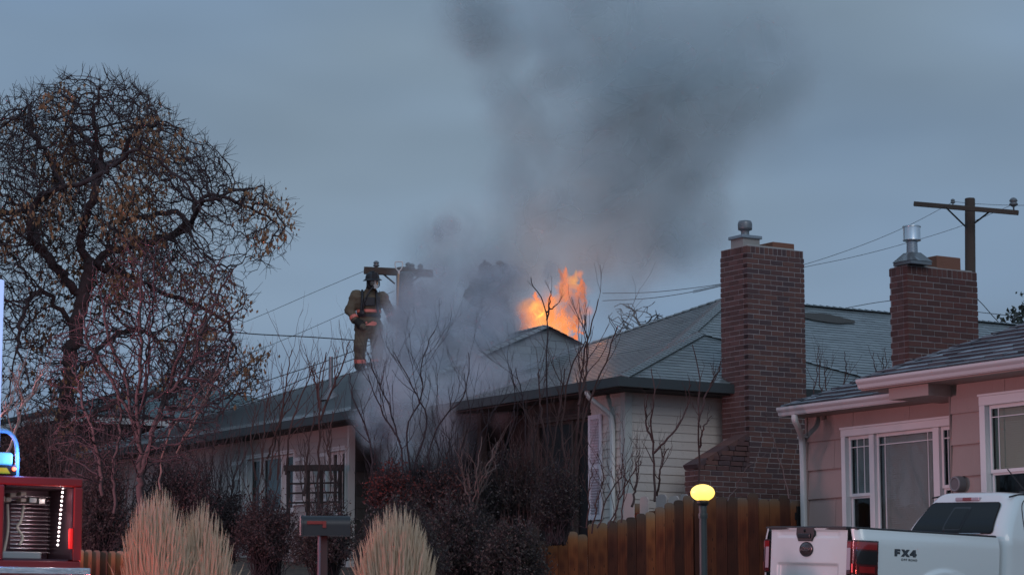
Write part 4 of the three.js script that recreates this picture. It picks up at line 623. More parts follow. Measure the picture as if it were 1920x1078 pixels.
  { const [z0, y0] = S(9, 524), [z1, y1] = S(-30, 860); part('light_mast', rbox(-0.08, -0.02, y1 + 0.1, y0, z0, z1, 0.01), new THREE.MeshStandardMaterial({ color: lin(0.4, 0.5, 0.8), emissive: lin(0.30, 0.42, 0.75), emissiveIntensity: 0.9, roughness: 0.5 }), g); }  // white mast, the blue beacon light on it painted in as emission
  { const l = new THREE.PointLight(lin(1, 0.13, 0.11), 1.6), y = yb - 0.2; part('warning_light', new THREE.SphereGeometry(0.05, 18, 12).scale(1, 1, 0.6), new THREE.MeshStandardMaterial({ color: lin(1, 0.1, 0.08), emissive: lin(1, 0.06, 0.05), emissiveIntensity: 3 }), g, [0.0, y, -0.06]).castShadow = false; l.name = 'added_side_light'; l.position.set(0.02, y, -0.14); l.shadow.radius = 3; l.castShadow = true; g.add(l); }  // extra red lamp, added to redden the left grass clump
  // low red warning lamp on the rear corner and the light bar on the cab roof
  { const y = yb - 0.12, l = new THREE.PointLight(lin(1, 0.13, 0.11), 14); part('warning_light', new THREE.SphereGeometry(0.05, 18, 12).scale(0.6, 1, 1), new THREE.MeshStandardMaterial({ color: lin(1, 0.1, 0.08), emissive: lin(1, 0.06, 0.05), emissiveIntensity: 3 }), g, [0.16, y, 1.9]).castShadow = false; l.name = 'warning_lamp_light'; l.position.set(0.24, y, 1.9); l.shadow.radius = 3; l.castShadow = true; g.add(l); }
  { const cab = [-8.2, yt + 0.95, zo / 2]; part('cab', rbox(-9.8, -7.0, yb - 0.2, yt + 0.75, 0.02, zo - 0.02, 0.15), red, g); const m = new THREE.MeshStandardMaterial({ color: lin(1, 0.3, 0.35), emissive: lin(1, 0.32, 0.4), emissiveIntensity: 3 }); part('light_bar', rbox(cab[0] - 0.2, cab[0] + 0.2, yt + 0.76, yt + 1.0, 0.3, zo - 0.3, 0.06), m, g); const l = new THREE.PointLight(lin(1, 0.47, 0.55), 215); l.name = 'light_bar_light'; l.position.set(cab[0], yt + 1.2, cab[2]); l.shadow.radius = 14; l.castShadow = true; g.add(l); }
}
// ---------- firefighters ----------
// the body is one skin: tapered capsules joined by a smooth minimum on a grid
function skinOf(caps, lo, hi, res, k) {
  const mc = new MarchingCubes(res, new THREE.MeshStandardMaterial(), false, false, 400000); mc.isolation = 0;
  const n = mc.size, f = mc.field, sp = [0, 1, 2].map((i) => hi[i] - lo[i]);
  for (let z = 0; z < n; z++) for (let y = 0; y < n; y++) for (let x = 0; x < n; x++) {
    const p = [x, y, z].map((c, i) => lo[i] + sp[i] * ((c - n / 2) / (n / 2) * 0.5 + 0.5)); let s = 0;
    for (const c of caps) {
      const [a, b, ra, rb, fl] = c, ab = [b[0] - a[0], b[1] - a[1], b[2] - a[2]], l2 = ab[0] ** 2 + ab[1] ** 2 + ab[2] ** 2 + 1e-9;
      const t = Math.max(0, Math.min(1, ((p[0] - a[0]) * ab[0] + (p[1] - a[1]) * ab[1] + (p[2] - a[2]) * ab[2]) / l2)), dx = p[0] - a[0] - ab[0] * t, dy = p[1] - a[1] - ab[1] * t, dz = (p[2] - a[2] - ab[2] * t) * (fl ?? 1);
      s += Math.exp(-(Math.hypot(dx, dy, dz) - ra - (rb - ra) * t) / k);
    }
    f[(z * n + y) * n + x] = s > 1e-30 ? Math.max(-1, Math.min(1, k * Math.log(s) * 20)) : -1;
  }
  mc.update();
  const c = mc.count, pos = new Float32Array(c * 3);
  for (let i = 0; i < c; i++) for (let j = 0; j < 3; j++) pos[i * 3 + j] = lo[j] + sp[j] * (mc.positionArray[i * 3 + j] * 0.5 + 0.5);
  let g = new THREE.BufferGeometry(); g.setAttribute('position', new THREE.BufferAttribute(pos, 3)); g = mergeVertices(g, 1e-4); g.computeVertexNormals(); return g;
}
function firefighter(label, pos, turn, j) {
  const T = thing('person', label, 'person', null, pos); T.rotation.y = turn; T.scale.set(1.1, 1.05, 1.08);
  const coat = M(0.115, 0.09, 0.06, 0.9, { bumpMap: grainT, bumpScale: 0.002, vertexColors: true });
  const caps = [
    [j.pelvis, j.chest, 0.19, 0.215, 1.25], [j.chest, j.neck, 0.19, 0.1, 1.2], [j.neck, j.head, 0.075, 0.09],
    [j.shR, j.elR, 0.1, 0.082], [j.elR, j.wrR, 0.082, 0.066], [j.shL, j.elL, 0.1, 0.082], [j.elL, j.wrL, 0.082, 0.066], [j.shR, j.chest, 0.11, 0.17], [j.shL, j.chest, 0.11, 0.17],
    [j.hipR, j.knR, 0.135, 0.105], [j.knR, j.anR, 0.105, 0.095], [j.hipL, j.knL, 0.135, 0.105], [j.knL, j.anL, 0.105, 0.095], [j.hipR, j.pelvis, 0.14, 0.17], [j.hipL, j.pelvis, 0.14, 0.17],
    [j.anR, j.toeR, 0.075, 0.055], [j.anL, j.toeL, 0.075, 0.055], [j.head, [j.head[0], j.head[1] + 0.03, j.head[2]], 0.1, 0.1],
  ];
  for (const s of ['R', 'L']) {                               // gloves: palm, four curled fingers and a thumb
    const w = j['wr' + s], h = j['ha' + s], d = [h[0] - w[0], h[1] - w[1], h[2] - w[2]], l = Math.hypot(...d), e = d.map((x) => x / l), sg = s === 'R' ? 1 : -1, ac = [e[1] * 0 + sg * 0.8, 0.1, 0.5];
    caps.push([w, h, 0.05, 0.055]);
    for (let i = 0; i < 4; i++) { const o = (i - 1.5) * 0.026, b = [h[0] + 0.1 * o + e[0] * 0.03, h[1] + e[1] * 0.03 + (1 - Math.abs(e[1])) * o, h[2] + Math.abs(e[1]) * o + e[2] * 0.03], len = [0.062, 0.072, 0.068, 0.052][i], m = [b[0] + e[0] * len, b[1] + e[1] * len, b[2] + e[2] * len + 0.01], t = [m[0] + ac[0] * 0.035 * 0.4 + e[0] * 0.01, m[1] + e[1] * 0.02, m[2] - 0.0 + 0.03]; caps.push([b, m, 0.016, 0.015], [m, t, 0.015, 0.013]); }
    caps.push([[w[0] + (h[0] - w[0]) * 0.5, w[1] + (h[1] - w[1]) * 0.5, w[2] + (h[2] - w[2]) * 0.5 + 0.03], [h[0] + sg * 0.05, h[1] + e[1] * 0.03, h[2] + 0.06], 0.022, 0.017]);
  }
  const all = caps.flatMap((c) => [c[0], c[1]]), lo = [0, 1, 2].map((i) => Math.min(...all.map((p) => p[i])) - 0.33), hi = [0, 1, 2].map((i) => Math.max(...all.map((p) => p[i])) + 0.33);
  const g = skinOf(caps, lo, hi, 104, 0.022), p = g.attributes.position, col = new Float32Array(p.count * 3);
  // baggy folds in the coat and trousers, and dark gloves, boots and hood, by where the skin is
  const near = (x, y, z, q) => Math.hypot(x - q[0], y - q[1], z - q[2]), nr = g.attributes.normal;
  for (let i = 0; i < p.count; i++) {
    const x = p.getX(i), y = p.getY(i), z = p.getZ(i); let c = [1, 1, 1];
    const glove = ['R', 'L'].some((s) => near(x, y, z, j['ha' + s]) < 0.115), boot = y < j.anR[1] + 0.02 && y < 0.16, hood = near(x, y, z, j.head) < 0.16;
    if (glove || boot || hood) c = [0.12, 0.13, 0.17];
    else { const n = 0.016 * noise.noise(x * 7, y * 16, z * 7) + 0.008 * noise.noise(x * 18, y * 30, z * 18); p.setXYZ(i, x + nr.getX(i) * n, y + nr.getY(i) * n, z + nr.getZ(i) * n); const d = 0.85 + 0.35 * noise.noise(x * 5, y * 5, z * 5 + 3); c = [d, d, d]; }
    col.set(c, i * 3);
  }
  g.setAttribute('color', new THREE.BufferAttribute(col, 3)); g.computeVertexNormals();
  part('body', g, coat, T);
  const dk = M(0.014, 0.015, 0.02, 0.6), refl = M(0.62, 0.16, 0.12, 0.45), band = (a, b, t, r, w, fl = 1) => { const A = V(...a), B = V(...b), d = B.clone().sub(A).normalize(), m = part('reflective_band', new THREE.CylinderGeometry(r, r, w, 26, 1, true), refl, T, A.clone().lerp(B, t)); m.quaternion.setFromUnitVectors(V(0, 1, 0), d); m.scale.z = fl; };
  refl.side = THREE.DoubleSide;
  band(j.elR, j.wrR, 0.86, 0.083, 0.075); band(j.elL, j.wrL, 0.86, 0.083, 0.075);
  band(j.knR, j.anR, 0.74, 0.112, 0.07); band(j.knL, j.anL, 0.74, 0.112, 0.07);
  band(j.pelvis, j.chest, -0.08, 0.226, 0.08, 0.82); band(j.pelvis, j.chest, 0.62, 0.228, 0.055, 0.82);
  const H = sub('head_gear', T); H.position.set(...j.head); H.rotation.set(...(j.headTurn ?? [0, 0, 0]));
  part('helmet', lathe([[0, 0.205], [0.05, 0.2], [0.09, 0.18], [0.118, 0.14], [0.128, 0.09], [0.13, 0.075], [0.17, 0.045], [0.172, 0.036], [0.13, 0.062], [0, 0.07]], 30).scale(1, 1, 1.18), dk, H);
  part('helmet_crest', merge([rbox(-0.012, 0.012, 0.17, 0.222, -0.13, 0.12, 0.006), rbox(-0.045, 0.045, 0.075, 0.19, 0.14, 0.155, 0.005)]), dk, H);
  part('face_mask', (() => { const s = new THREE.SphereGeometry(0.115, 28, 20, 0, Math.PI * 2).scale(0.9, 1.05, 0.95); return s; })(), dk, H, [0, -0.005, 0.03]);
  part('visor', new THREE.SphereGeometry(0.112, 28, 16, Math.PI * 0.22, Math.PI * 0.56, Math.PI * 0.28, Math.PI * 0.36).scale(0.92, 1.1, 1), P(0.12, 0.13, 0.12, 0.06, { clearcoat: 1 }), H, [0, 0, 0.042]);
  part('regulator', merge([(() => { const c = cyl(0.035, 0.045, 0.06, 16); c.rotateX(Math.PI / 2); return c.translate(0, -0.075, 0.145); })(), rbox(-0.012, 0.012, -0.04, 0.07, 0.143, 0.158, 0.004)]), M(0.4, 0.42, 0.42, 0.35), H);
  part('chin_strap', tube([V(-0.12, 0.06, 0.02), V(-0.1, -0.07, 0.07), V(0, -0.115, 0.1), V(0.1, -0.07, 0.07), V(0.12, 0.06, 0.02)], 0.009, 24, 6), dk, H);
  const X = sub('breathing_set', T), ch = j.chest, nk = j.neck;
  const tank = new THREE.CapsuleGeometry(0.085, 0.36, 6, 18); part('air_tank', tank, M(0.05, 0.05, 0.06, 0.4), X, [ch[0], ch[1] + 0.02, ch[2] - 0.27]);
  for (const s of [-1, 1]) part('shoulder_strap', tube([V(ch[0] + s * 0.1, nk[1] - 0.02, ch[2] - 0.14), V(ch[0] + s * 0.125, nk[1] + 0.03, ch[2] + 0.02), V(ch[0] + s * 0.13, nk[1] - 0.08, ch[2] + 0.165), V(ch[0] + s * 0.14, ch[1] - 0.02, ch[2] + 0.2), V(ch[0] + s * 0.16, ch[1] - 0.2, ch[2] + 0.19)], 0.024, 30, 8), dk, X);
  part('chest_pack', rbox(ch[0] - 0.09, ch[0] + 0.1, ch[1] - 0.05, ch[1] + 0.12, ch[2] + 0.15, ch[2] + 0.215, 0.02), dk, X);
  part('air_hose', tube([V(j.head[0] + 0.01, j.head[1] - 0.09, j.head[2] + 0.16), V(ch[0] - 0.03, ch[1] + 0.18, ch[2] + 0.24), V(ch[0] - 0.1, ch[1] + 0.02, ch[2] + 0.24), V(ch[0] - 0.12, ch[1] - 0.16, ch[2] + 0.21)], 0.016, 30, 8), dk, X);
  { const gz = part('gauge', rbox(-0.03, 0.03, -0.035, 0.035, -0.015, 0.02, 0.008), dk, X, [ch[0] - 0.12, ch[1] - 0.18, ch[2] + 0.22]); }
  part('waist_belt', new THREE.CylinderGeometry(0.222, 0.222, 0.055, 28, 1, true).scale(1, 1, 0.84), dk, X, [j.pelvis[0], j.pelvis[1] + 0.13, j.pelvis[2]]);
  part('radio', merge([rbox(-0.03, 0.03, -0.07, 0.07, -0.02, 0.02, 0.006), cyl(0.006, 0.005, 0.14, 6).translate(0.015, 0.13, 0)]), dk, X, [ch[0] + 0.16, ch[1] + 0.06, ch[2] + 0.18]);
  return T;
}
{
  const foot = at(684, 697, 49.5), face = YAW;                  // local +z looks back along the street, towards the camera
  firefighter('firefighter in tan gear and black helmet standing on the left roof ridge', foot, face + 0.12, {
    head: [0.12, 1.70, 0.06], headTurn: [0.12, 0.25, 0.05], neck: [0.08, 1.52, 0.0], chest: [0.06, 1.28, 0], pelvis: [0.06, 0.93, 0],
    shR: [-0.17, 1.44, 0.0], elR: [-0.29, 1.17, 0.02], wrR: [-0.2, 0.97, 0.16], haR: [-0.13, 0.89, 0.2],
    shL: [0.3, 1.42, 0], elL: [0.44, 1.16, 0.06], wrL: [0.45, 0.98, 0.24], haL: [0.47, 0.95, 0.32],
    hipR: [-0.05, 0.84, 0], knR: [-0.1, 0.47, 0.05], anR: [-0.09, 0.11, -0.02], toeR: [-0.11, 0.05, 0.17],
    hipL: [0.17, 0.84, 0], knL: [0.22, 0.49, 0.06], anL: [0.22, 0.12, -0.02], toeL: [0.25, 0.05, 0.16],
  });
  const top = at(747.5, 491, 49.6), low = at(742, 660, 49.6), tool = thing('pike_pole', 'pike pole with pale D-shaped handle held upright by the firefighter on the ridge', 'tool', null, top);
  const d = low.clone().sub(top), t = new Tubes(); t.chain([d.clone().multiplyScalar(0.13), d.clone().multiplyScalar(0.5), d], [0.021, 0.021, 0.021], 10); part('shaft', t.geo(), M(0.42, 0.24, 0.09, 0.6), tool);
  const L = (x, y) => RT.clone().multiplyScalar(x).add(V(0, y, 0)); part('handle', merge([tube([L(-0.07, 0.0), L(-0.075, -0.06), L(-0.045, -0.15), L(0, -0.19)], 0.012, 20, 8), tube([L(0.07, 0.0), L(0.075, -0.06), L(0.045, -0.15), L(0, -0.19)], 0.012, 20, 8), tube([L(0, -0.18), L(0, -0.25)], 0.02, 6, 8), tube([L(-0.07, 0), L(0, 0.006), L(0.07, 0)], 0.013, 12, 8)]), M(0.62, 0.62, 0.6, 0.4), tool);
  const t2 = new Tubes(); t2.chain([d, d.clone().multiplyScalar(1.08), d.clone().multiplyScalar(1.1).addScaledVector(RT, 0.07)], [0.02, 0.014, 0.004], 8); part('hook', t2.geo(), MAT.galvDull, tool);
  const f2 = at(932, 640, 49.2);
  firefighter('second firefighter bending in the thick smoke left of the flames', f2, face - 0.5, {
    head: [0.02, 1.25, 0.42], headTurn: [0.7, 0.2, 0], neck: [-0.02, 1.15, 0.3], chest: [-0.05, 0.98, 0.14], pelvis: [-0.1, 0.74, -0.1],
    shR: [-0.27, 1.08, 0.24], elR: [-0.36, 0.86, 0.42], wrR: [-0.2, 0.72, 0.52], haR: [-0.12, 0.68, 0.56],
    shL: [0.2, 1.1, 0.24], elL: [0.4, 1.12, 0.34], wrL: [0.42, 1.3, 0.5], haL: [0.42, 1.32, 0.58],
    hipR: [-0.22, 0.68, -0.1], knR: [-0.28, 0.4, 0.16], anR: [-0.28, 0.1, -0.05], toeR: [-0.3, 0.05, 0.14],
    hipL: [0.02, 0.68, -0.1], knL: [0.1, 0.42, 0.14], anL: [0.12, 0.1, -0.12], toeL: [0.14, 0.05, 0.06],
  });
}
// ---------- trees, shrubs, grasses ----------
const barkM = M(0.045, 0.032, 0.034, 0.95), barkDark = M(0.028, 0.02, 0.024, 0.95), barkRed = M(0.06, 0.032, 0.03, 0.95), barkPale = M(0.26, 0.2, 0.17, 0.9), barkGrey = M(0.13, 0.1, 0.09, 0.95);
function colonize(limbs, attract, o) {                       // branches grow from the limbs towards the attractors
  const r = rng(o.seed), N = [], cell = o.reach, hash = new Map(), key = (p) => Math.floor(p.x / cell) + ',' + Math.floor(p.y / cell) + ',' + Math.floor(p.z / cell);
  const add = (p, parent, d) => { const i = N.push({ p, parent, d, kids: [] }) - 1; if (parent >= 0) N[parent].kids.push(i); const k = key(p); (hash.get(k) ?? hash.set(k, []).get(k)).push(i); return i; };
  for (const l of limbs) {
    let prev = -1; const c = new THREE.CatmullRomCurve3(l.pts), n = Math.ceil(c.getLength() / o.step), pts = c.getPoints(n);
    if (l.join) { let b = 1e9; N.forEach((q, i) => { const d = q.p.distanceTo(pts[0]); if (d < b) { b = d; prev = i; } }); }
    pts.forEach((p, i) => { if (l.join && i === 0) return; const w = o.gnarl * o.step * 0.8; prev = add(p.add(V((r() - 0.5) * w, (r() - 0.5) * w, (r() - 0.5) * w)), prev, i ? V(0, 0, 0) : V(0, 1, 0)); });
  }
  let A = attract;
  for (let it = 0; it < o.iters && A.length; it++) {
    const pull = new Map(), left = [];
    for (const a of A) {
      let best = -1, bd = o.reach * o.reach; const cx = Math.floor(a.x / cell), cy = Math.floor(a.y / cell), cz = Math.floor(a.z / cell);
      for (let i = -1; i <= 1; i++) for (let j = -1; j <= 1; j++) for (let k = -1; k <= 1; k++) { const l = hash.get((cx + i) + ',' + (cy + j) + ',' + (cz + k)); if (l) for (const q of l) { const d = N[q].p.distanceToSquared(a); if (d < bd) { bd = d; best = q; } } }
      if (best >= 0 && bd < o.kill * o.kill) continue;
      left.push(a); if (best >= 0) { const g = pull.get(best) ?? pull.set(best, V(0, 0, 0)).get(best); g.add(a.clone().sub(N[best].p).normalize()); }
    }
    A = left; if (!pull.size) { continue; }
    for (const [i, g] of pull) { if (N[i].kids.length > 3) continue; const d = g.normalize().add(V((r() - 0.5) * o.gnarl, (r() - 0.5) * o.gnarl + (o.lift ?? 0), (r() - 0.5) * o.gnarl)).normalize(); add(N[i].p.clone().addScaledVector(d, o.step), i, d); }
  }
  // radii by the pipe rule
  const R = new Float32Array(N.length);
  for (let i = N.length - 1; i >= 0; i--) { let s = 0; for (const k of N[i].kids) s += R[k] ** o.pipe; R[i] = Math.max(o.tip, s ** (1 / o.pipe)); if (o.maxR) R[i] = Math.min(R[i], o.maxR); }
  return { N, R };
}
function skeletonTubes(S, thin, thick, cut) {                // into two gatherings: thin twigs and thick limbs
  const { N, R } = S, seen = new Set();
  const walk = (start) => {
    const stack = [start];
    while (stack.length) {
      let i = stack.pop(); const from = N[i].parent, pts = [], rad = [];
      if (from >= 0) { pts.push(N[from].p); rad.push(Math.min(R[from], R[i] * 1.15)); }
      for (;;) { pts.push(N[i].p); rad.push(R[i]); const k = N[i].kids; if (!k.length) break; let b = k[0]; for (const q of k) if (R[q] > R[b]) b = q; for (const q of k) if (q !== b) stack.push(q); i = b; }
      const r0 = rad[Math.min(1, rad.length - 1)]; (r0 > cut ? thick : thin).chain(pts, rad, r0 > cut * 3 ? 10 : r0 > cut ? 6 : 4);
    }
  };
  N.forEach((n, i) => { if (n.parent < 0) walk(i); });
}
const blob = (list, D, spread, n, r) => {                    // attractors inside ellipsoids measured on the photograph
  const out = [], tot = list.reduce((s, e) => s + e[2] * e[3] * (e[4] ?? 1), 0);
  for (const [x, y, rx, ry, w = 1] of list) for (let i = 0, m = Math.round(n * rx * ry * w / tot); i < m; i++) { let a, b, c; do { a = r() * 2 - 1; b = r() * 2 - 1; c = r() * 2 - 1; } while (a * a + b * b + c * c > 1); out.push(at(x + a * rx, y + b * ry, D + c * spread)); }
  return out;
};
function leafGeo(spots, size, r, droop) {                    // small curled leaves
  const p = [], c = [];
  for (const s of spots) {
    const a = V(r() - 0.5, -droop - 0.3 * r(), r() - 0.5).normalize(), b = a.clone().cross(V(r() - 0.5, r() - 0.5, r() - 0.5)).normalize(), l = size * (0.6 + 0.8 * r()), w = l * 0.28, m = s.clone().addScaledVector(a, l * 0.5), n = a.clone().cross(b).multiplyScalar(l * 0.12), e = s.clone().addScaledVector(a, l), x = m.clone().addScaledVector(b, w).add(n), y = m.clone().addScaledVector(b, -w).add(n);
    for (const q of [s, x, m, x, e, m, s, m, y, y, m, e]) p.push(q.x, q.y, q.z); const k = 0.55 + 0.9 * r(); for (let i = 0; i < 12; i++) c.push(k, k * (0.9 + 0.2 * r()), k);
  }
  return geo(p, null, null, c);
}
const leafBrown = new THREE.MeshPhysicalMaterial({ color: lin(0.30, 0.155, 0.075), roughness: 0.9, transmission: 0.35, thickness: 0, vertexColors: true });
{
  const D = 50, r = rng(4), L = (a, join, dd = 0) => ({ join, pts: a.map(([x, y], i) => at(x, y, D + dd * i / a.length + (i ? (r() - 0.5) * 0.9 : 0))) });
  const T = thing('oak_tree', 'large bare gnarled tree with clumps of brown leaves filling the left of the sky', 'tree');
  const limbs = [
    L([[105, 990], [110, 860], [122, 740], [135, 650], [150, 570], [165, 500]]),
    L([[165, 500], [150, 440], [172, 370], [190, 300], [175, 225], [188, 160]], true, -2),
    L([[165, 500], [215, 470], [300, 448], [355, 425], [372, 380], [430, 362], [500, 350]], true, 1),
    L([[372, 380], [420, 370], [480, 395], [520, 420]], true, 1), L([[355, 425], [330, 400], [270, 405], [200, 420]], true, -2),
    L([[150, 560], [110, 510], [75, 470], [55, 430], [62, 380], [120, 352], [180, 330], [220, 305], [265, 270]], true, -3),
    L([[62, 385], [20, 398], [-60, 430]], true, 2), L([[120, 352], [90, 300], [60, 250], [50, 190]], true, 2),
    L([[140, 620], [75, 545], [40, 590], [30, 660]], true, -2), L([[180, 330], [170, 280], [130, 215], [148, 175]], true, 3),
    L([[220, 305], [260, 240], [300, 235]], true, -1), L([[165, 500], [240, 520], [330, 560], [420, 600], [440, 660]], true, 2),
    L([[110, 860], [200, 760], [300, 740], [330, 800], [420, 830]], true, -3), L([[-60, 700], [-70, 480], [-80, 330], [-20, 250]], false, 0),
    L([[122, 740], [200, 640], [260, 620], [300, 640]], true, 2),
  ];
  const env = [[170, 330, 210, 190, 1.1], [410, 430, 150, 95, 1.35], [320, 330, 120, 90, 1.2], [60, 270, 140, 110, 1], [160, 210, 130, 80, 1.1], [330, 560, 150, 120, 1], [120, 560, 170, 170, 0.9], [380, 690, 110, 90, 1], [450, 700, 60, 60, 0.8], [120, 760, 170, 120, 0.6], [-90, 430, 120, 260, 0.5], [180, 440, 200, 130, 0.9], [260, 205, 45, 40, 0.9]];
  const S = colonize(limbs, blob(env, D, 3.4, 30000, r).filter((q) => fbm(q.x * 0.55, q.y * 0.55, q.z * 0.55 + 3, 2) > -0.07), { seed: 8, step: 0.13, reach: 1.3, kill: 0.15, iters: 80, gnarl: 1.0, pipe: 2.7, tip: 0.0075, maxR: 0.24 });
  const thin = new Tubes(), thick = new Tubes(); skeletonTubes(S, thin, thick, 0.05);
  S.N.forEach((n) => { if (n.kids.length || n.parent < 0) return; for (let k = 0; k < 3; k++) { const d = n.d.clone().add(V((r() - 0.5) * 1.5, (r() - 0.5) * 1.2 + 0.25, (r() - 0.5) * 1.5)).normalize(), l = 0.12 + 0.28 * r(), m = n.p.clone().addScaledVector(d, l * 0.5).add(V((r() - 0.5) * 0.04, (r() - 0.5) * 0.04, 0)), e = n.p.clone().addScaledVector(d, l); thin.chain([n.p, m, e], [0.0055, 0.0045, 0.0025], 3); } });
  part('trunk', thick.geo(), M(0.05, 0.034, 0.036, 0.95), T); const tw = part('crown', thin.geo(), M(0.04, 0.027, 0.03, 0.95), T);
  const spots = []; S.N.forEach((n, i) => { if (n.kids.length || S.R[i] > 0.012) return; const v = noise.noise(n.p.x * 0.75, n.p.y * 0.75, n.p.z * 0.75); if (v > 0.27) for (let k = 0; k < 9; k++) spots.push(n.p.clone().add(V(gauss(r) * 0.1, gauss(r) * 0.1, gauss(r) * 0.1))); });
  part('leaves', leafGeo(spots, 0.1, r, 0.9), leafBrown, T);
}
{
  const D = 30, r = rng(14), L = (a, join) => ({ join, pts: a.map(([x, y], i) => at(x, y, D + (r() - 0.5) * (i < 2 ? 0.04 : 0.5))) });
  const T = thing('multi_stem_tree', 'bare multi-stemmed young tree with straight upright stems behind the pale grass', 'tree');
  const limbs = [L([[262, 965], [263, 900], [262, 850], [258, 760], [264, 660], [262, 560], [268, 480]]), L([[263, 890], [285, 810], [312, 740], [335, 670], [360, 600], [392, 530], [425, 460]], true), L([[312, 740], [350, 700], [378, 625], [415, 540], [440, 500]], true), L([[262, 850], [246, 780], [232, 700], [205, 640], [190, 560]], true), L([[258, 790], [276, 690], [284, 600], [287, 510]], true), L([[262, 830], [272, 740], [277, 640], [280, 560]], true), L([[246, 780], [200, 700], [165, 640], [150, 580]], true), L([[263, 900], [262, 1020]]), L([[190, 930], [186, 870], [170, 800], [150, 740], [140, 690]]), L([[215, 960], [212, 880], [225, 800], [220, 730]])];
  const S = colonize(limbs, blob([[270, 600, 130, 170, 1], [370, 600, 100, 130, 1], [190, 700, 120, 130, 1], [260, 820, 170, 80, 0.9], [350, 760, 90, 90, 1], [160, 840, 80, 80, 0.9]], D, 1.3, 8000, r), { seed: 18, step: 0.08, reach: 0.8, kill: 0.105, iters: 60, gnarl: 0.55, lift: 0.35, pipe: 2.8, tip: 0.0042, maxR: 0.062 });
  const thin = new Tubes(), thick = new Tubes(); skeletonTubes(S, thin, thick, 0.022);
  part('trunk', thick.geo(), barkM, T); part('crown', thin.geo(), M(0.034, 0.021, 0.026, 0.95), T);
}
function saplings(name, label, D, lines, mat, r0, seed, opt = {}) { // stems given as lines, with short upright side twigs
  const T = thing(name, label, opt.cat ?? 'shrub', opt.group), r = rng(seed), t = new Tubes();
  const grow = (p, d, l, rad, depth) => {
    const n = 5, pts = [p.clone()], rr = [rad]; let q = p.clone(), e = d.clone();
    for (let i = 1; i <= n; i++) { e.add(V((r() - 0.5) * 0.5, (r() - 0.5) * 0.3 + 0.16, (r() - 0.5) * 0.5)).normalize(); q = q.clone().addScaledVector(e, l / n); pts.push(q); rr.push(rad * (1 - 0.45 * i / n)); if (depth > 0 && i > 1 && r() < 0.5) { const s = e.clone().add(V((r() - 0.5) * 1.8, 0.5 * r(), (r() - 0.5) * 1.8)).normalize(); grow(q, s, l * (0.4 + 0.3 * r()), rr[i] * 0.75, depth - 1); } }
    t.chain(pts, rr, rad > 0.012 ? 6 : 4);
  };
  for (const l of lines) {
    const dd = seed % 7 * 0.1, ctr = l.map(([x, y], i) => at(x, y, D + dd + (r() - 0.5) * 0.3)), c = new THREE.CatmullRomCurve3(ctr), n = 14, pts = c.getPoints(n).map((p, i) => i ? p.add(V((r() - 0.5) * 0.035, (r() - 0.5) * 0.02, (r() - 0.5) * 0.035)) : p), k = l.r ?? r0;
    t.chain(pts, pts.map((_, i) => k * (1 - 0.62 * i / n)), 7);
    for (let i = 3; i < n; i++) if (r() < (opt.side ?? 0.62)) { const e = pts[Math.min(n, i + 1)].clone().sub(pts[i - 1]).normalize(), s = e.clone().multiplyScalar(0.8).add(V((r() - 0.5) * 1.9, 0.35, (r() - 0.5) * 1.9)).normalize(); grow(pts[i], s, (opt.len ?? 0.55) * (0.4 + 0.7 * r()), k * (1 - 0.62 * i / n) * 0.62, opt.depth ?? 1); }
  }
  part('stem', t.geo(), mat, T); return T;
}
const shrubG = 'bare shrubs in front of the burning house';
saplings('bare_sapling', 'pale forked sapling above the grab rail of the fire engine', 24, [[[5, 870], [25, 815], [40, 760], [34, 720], [36, 680]], [[36, 770], [55, 745], [70, 715], [80, 690]], [[-10, 790], [10, 770], [25, 745]]], M(0.3, 0.22, 0.2, 0.9), 0.016, 31, { cat: 'tree', len: 0.35 });
saplings('bare_sapling', 'thin slanting pale twigs right of the multi-stemmed tree', 31, [[[300, 920], [300, 870], [318, 810], [345, 770], [385, 720], [420, 690]], [[330, 850], [365, 780], [400, 735], [425, 715]], [[345, 830], [372, 770], [392, 725], [410, 690]]], M(0.15, 0.1, 0.09, 0.9), 0.015, 32, { cat: 'tree', depth: 2, len: 0.6 });
saplings('bare_shrub', 'bare upright shrub with stubby twigs before the left eave', 38, [[[505, 900], [512, 840], [530, 770], [560, 700]], [[520, 900], [525, 800], [540, 700], [546, 655]], [[535, 890], [548, 790], [575, 720], [590, 680]], [[490, 890], [495, 800], [508, 720]], [[480, 900], [470, 820], [480, 760]], [[500, 860], [520, 800], [560, 740]]], barkRed, 0.017, 33, { len: 0.8 });
saplings('bare_shrub', 'tall bare shrub with hooked branches below the boots of the firefighter', 37, [[[596, 960], [598, 860], [600, 770], [598, 720], [612, 660]], [[598, 790], [620, 735], [640, 690], [655, 640]], [[600, 770], [590, 715], [585, 690]], [[570, 930], [578, 840], [590, 770]], [[622, 900], [615, 830], [625, 770]]], barkRed, 0.02, 34, { len: 0.6 });
saplings('bare_shrub', 'bare arching shrub with thin crooked twigs half hidden in the smoke', 36, [[[760, 920], [748, 830], [730, 760], [700, 700], [690, 660]], [[770, 900], [765, 800], [790, 740], [790, 680], [815, 620]], [[775, 880], [800, 790], [770, 720], [740, 660]], [[750, 830], [715, 770], [690, 700]], [[800, 900], [820, 800], [870, 740], [880, 660]], [[700, 900], [690, 820], [660, 740], [655, 700]]], barkDark, 0.015, 35, { len: 0.9, depth: 2 });
saplings('bare_shrub', 'thin upright shrub in front of the scorched porch', 35, [[[860, 930], [862, 850], [880, 780], [872, 700]], [[900, 940], [893, 850], [920, 780], [955, 740]], [[930, 960], [940, 860], [965, 780], [960, 690]], [[880, 940], [850, 860], [835, 800]], [[965, 960], [985, 840], [980, 740], [965, 690]], [[845, 930], [840, 860], [850, 790]]], barkDark, 0.014, 36, { len: 0.8, depth: 2 });
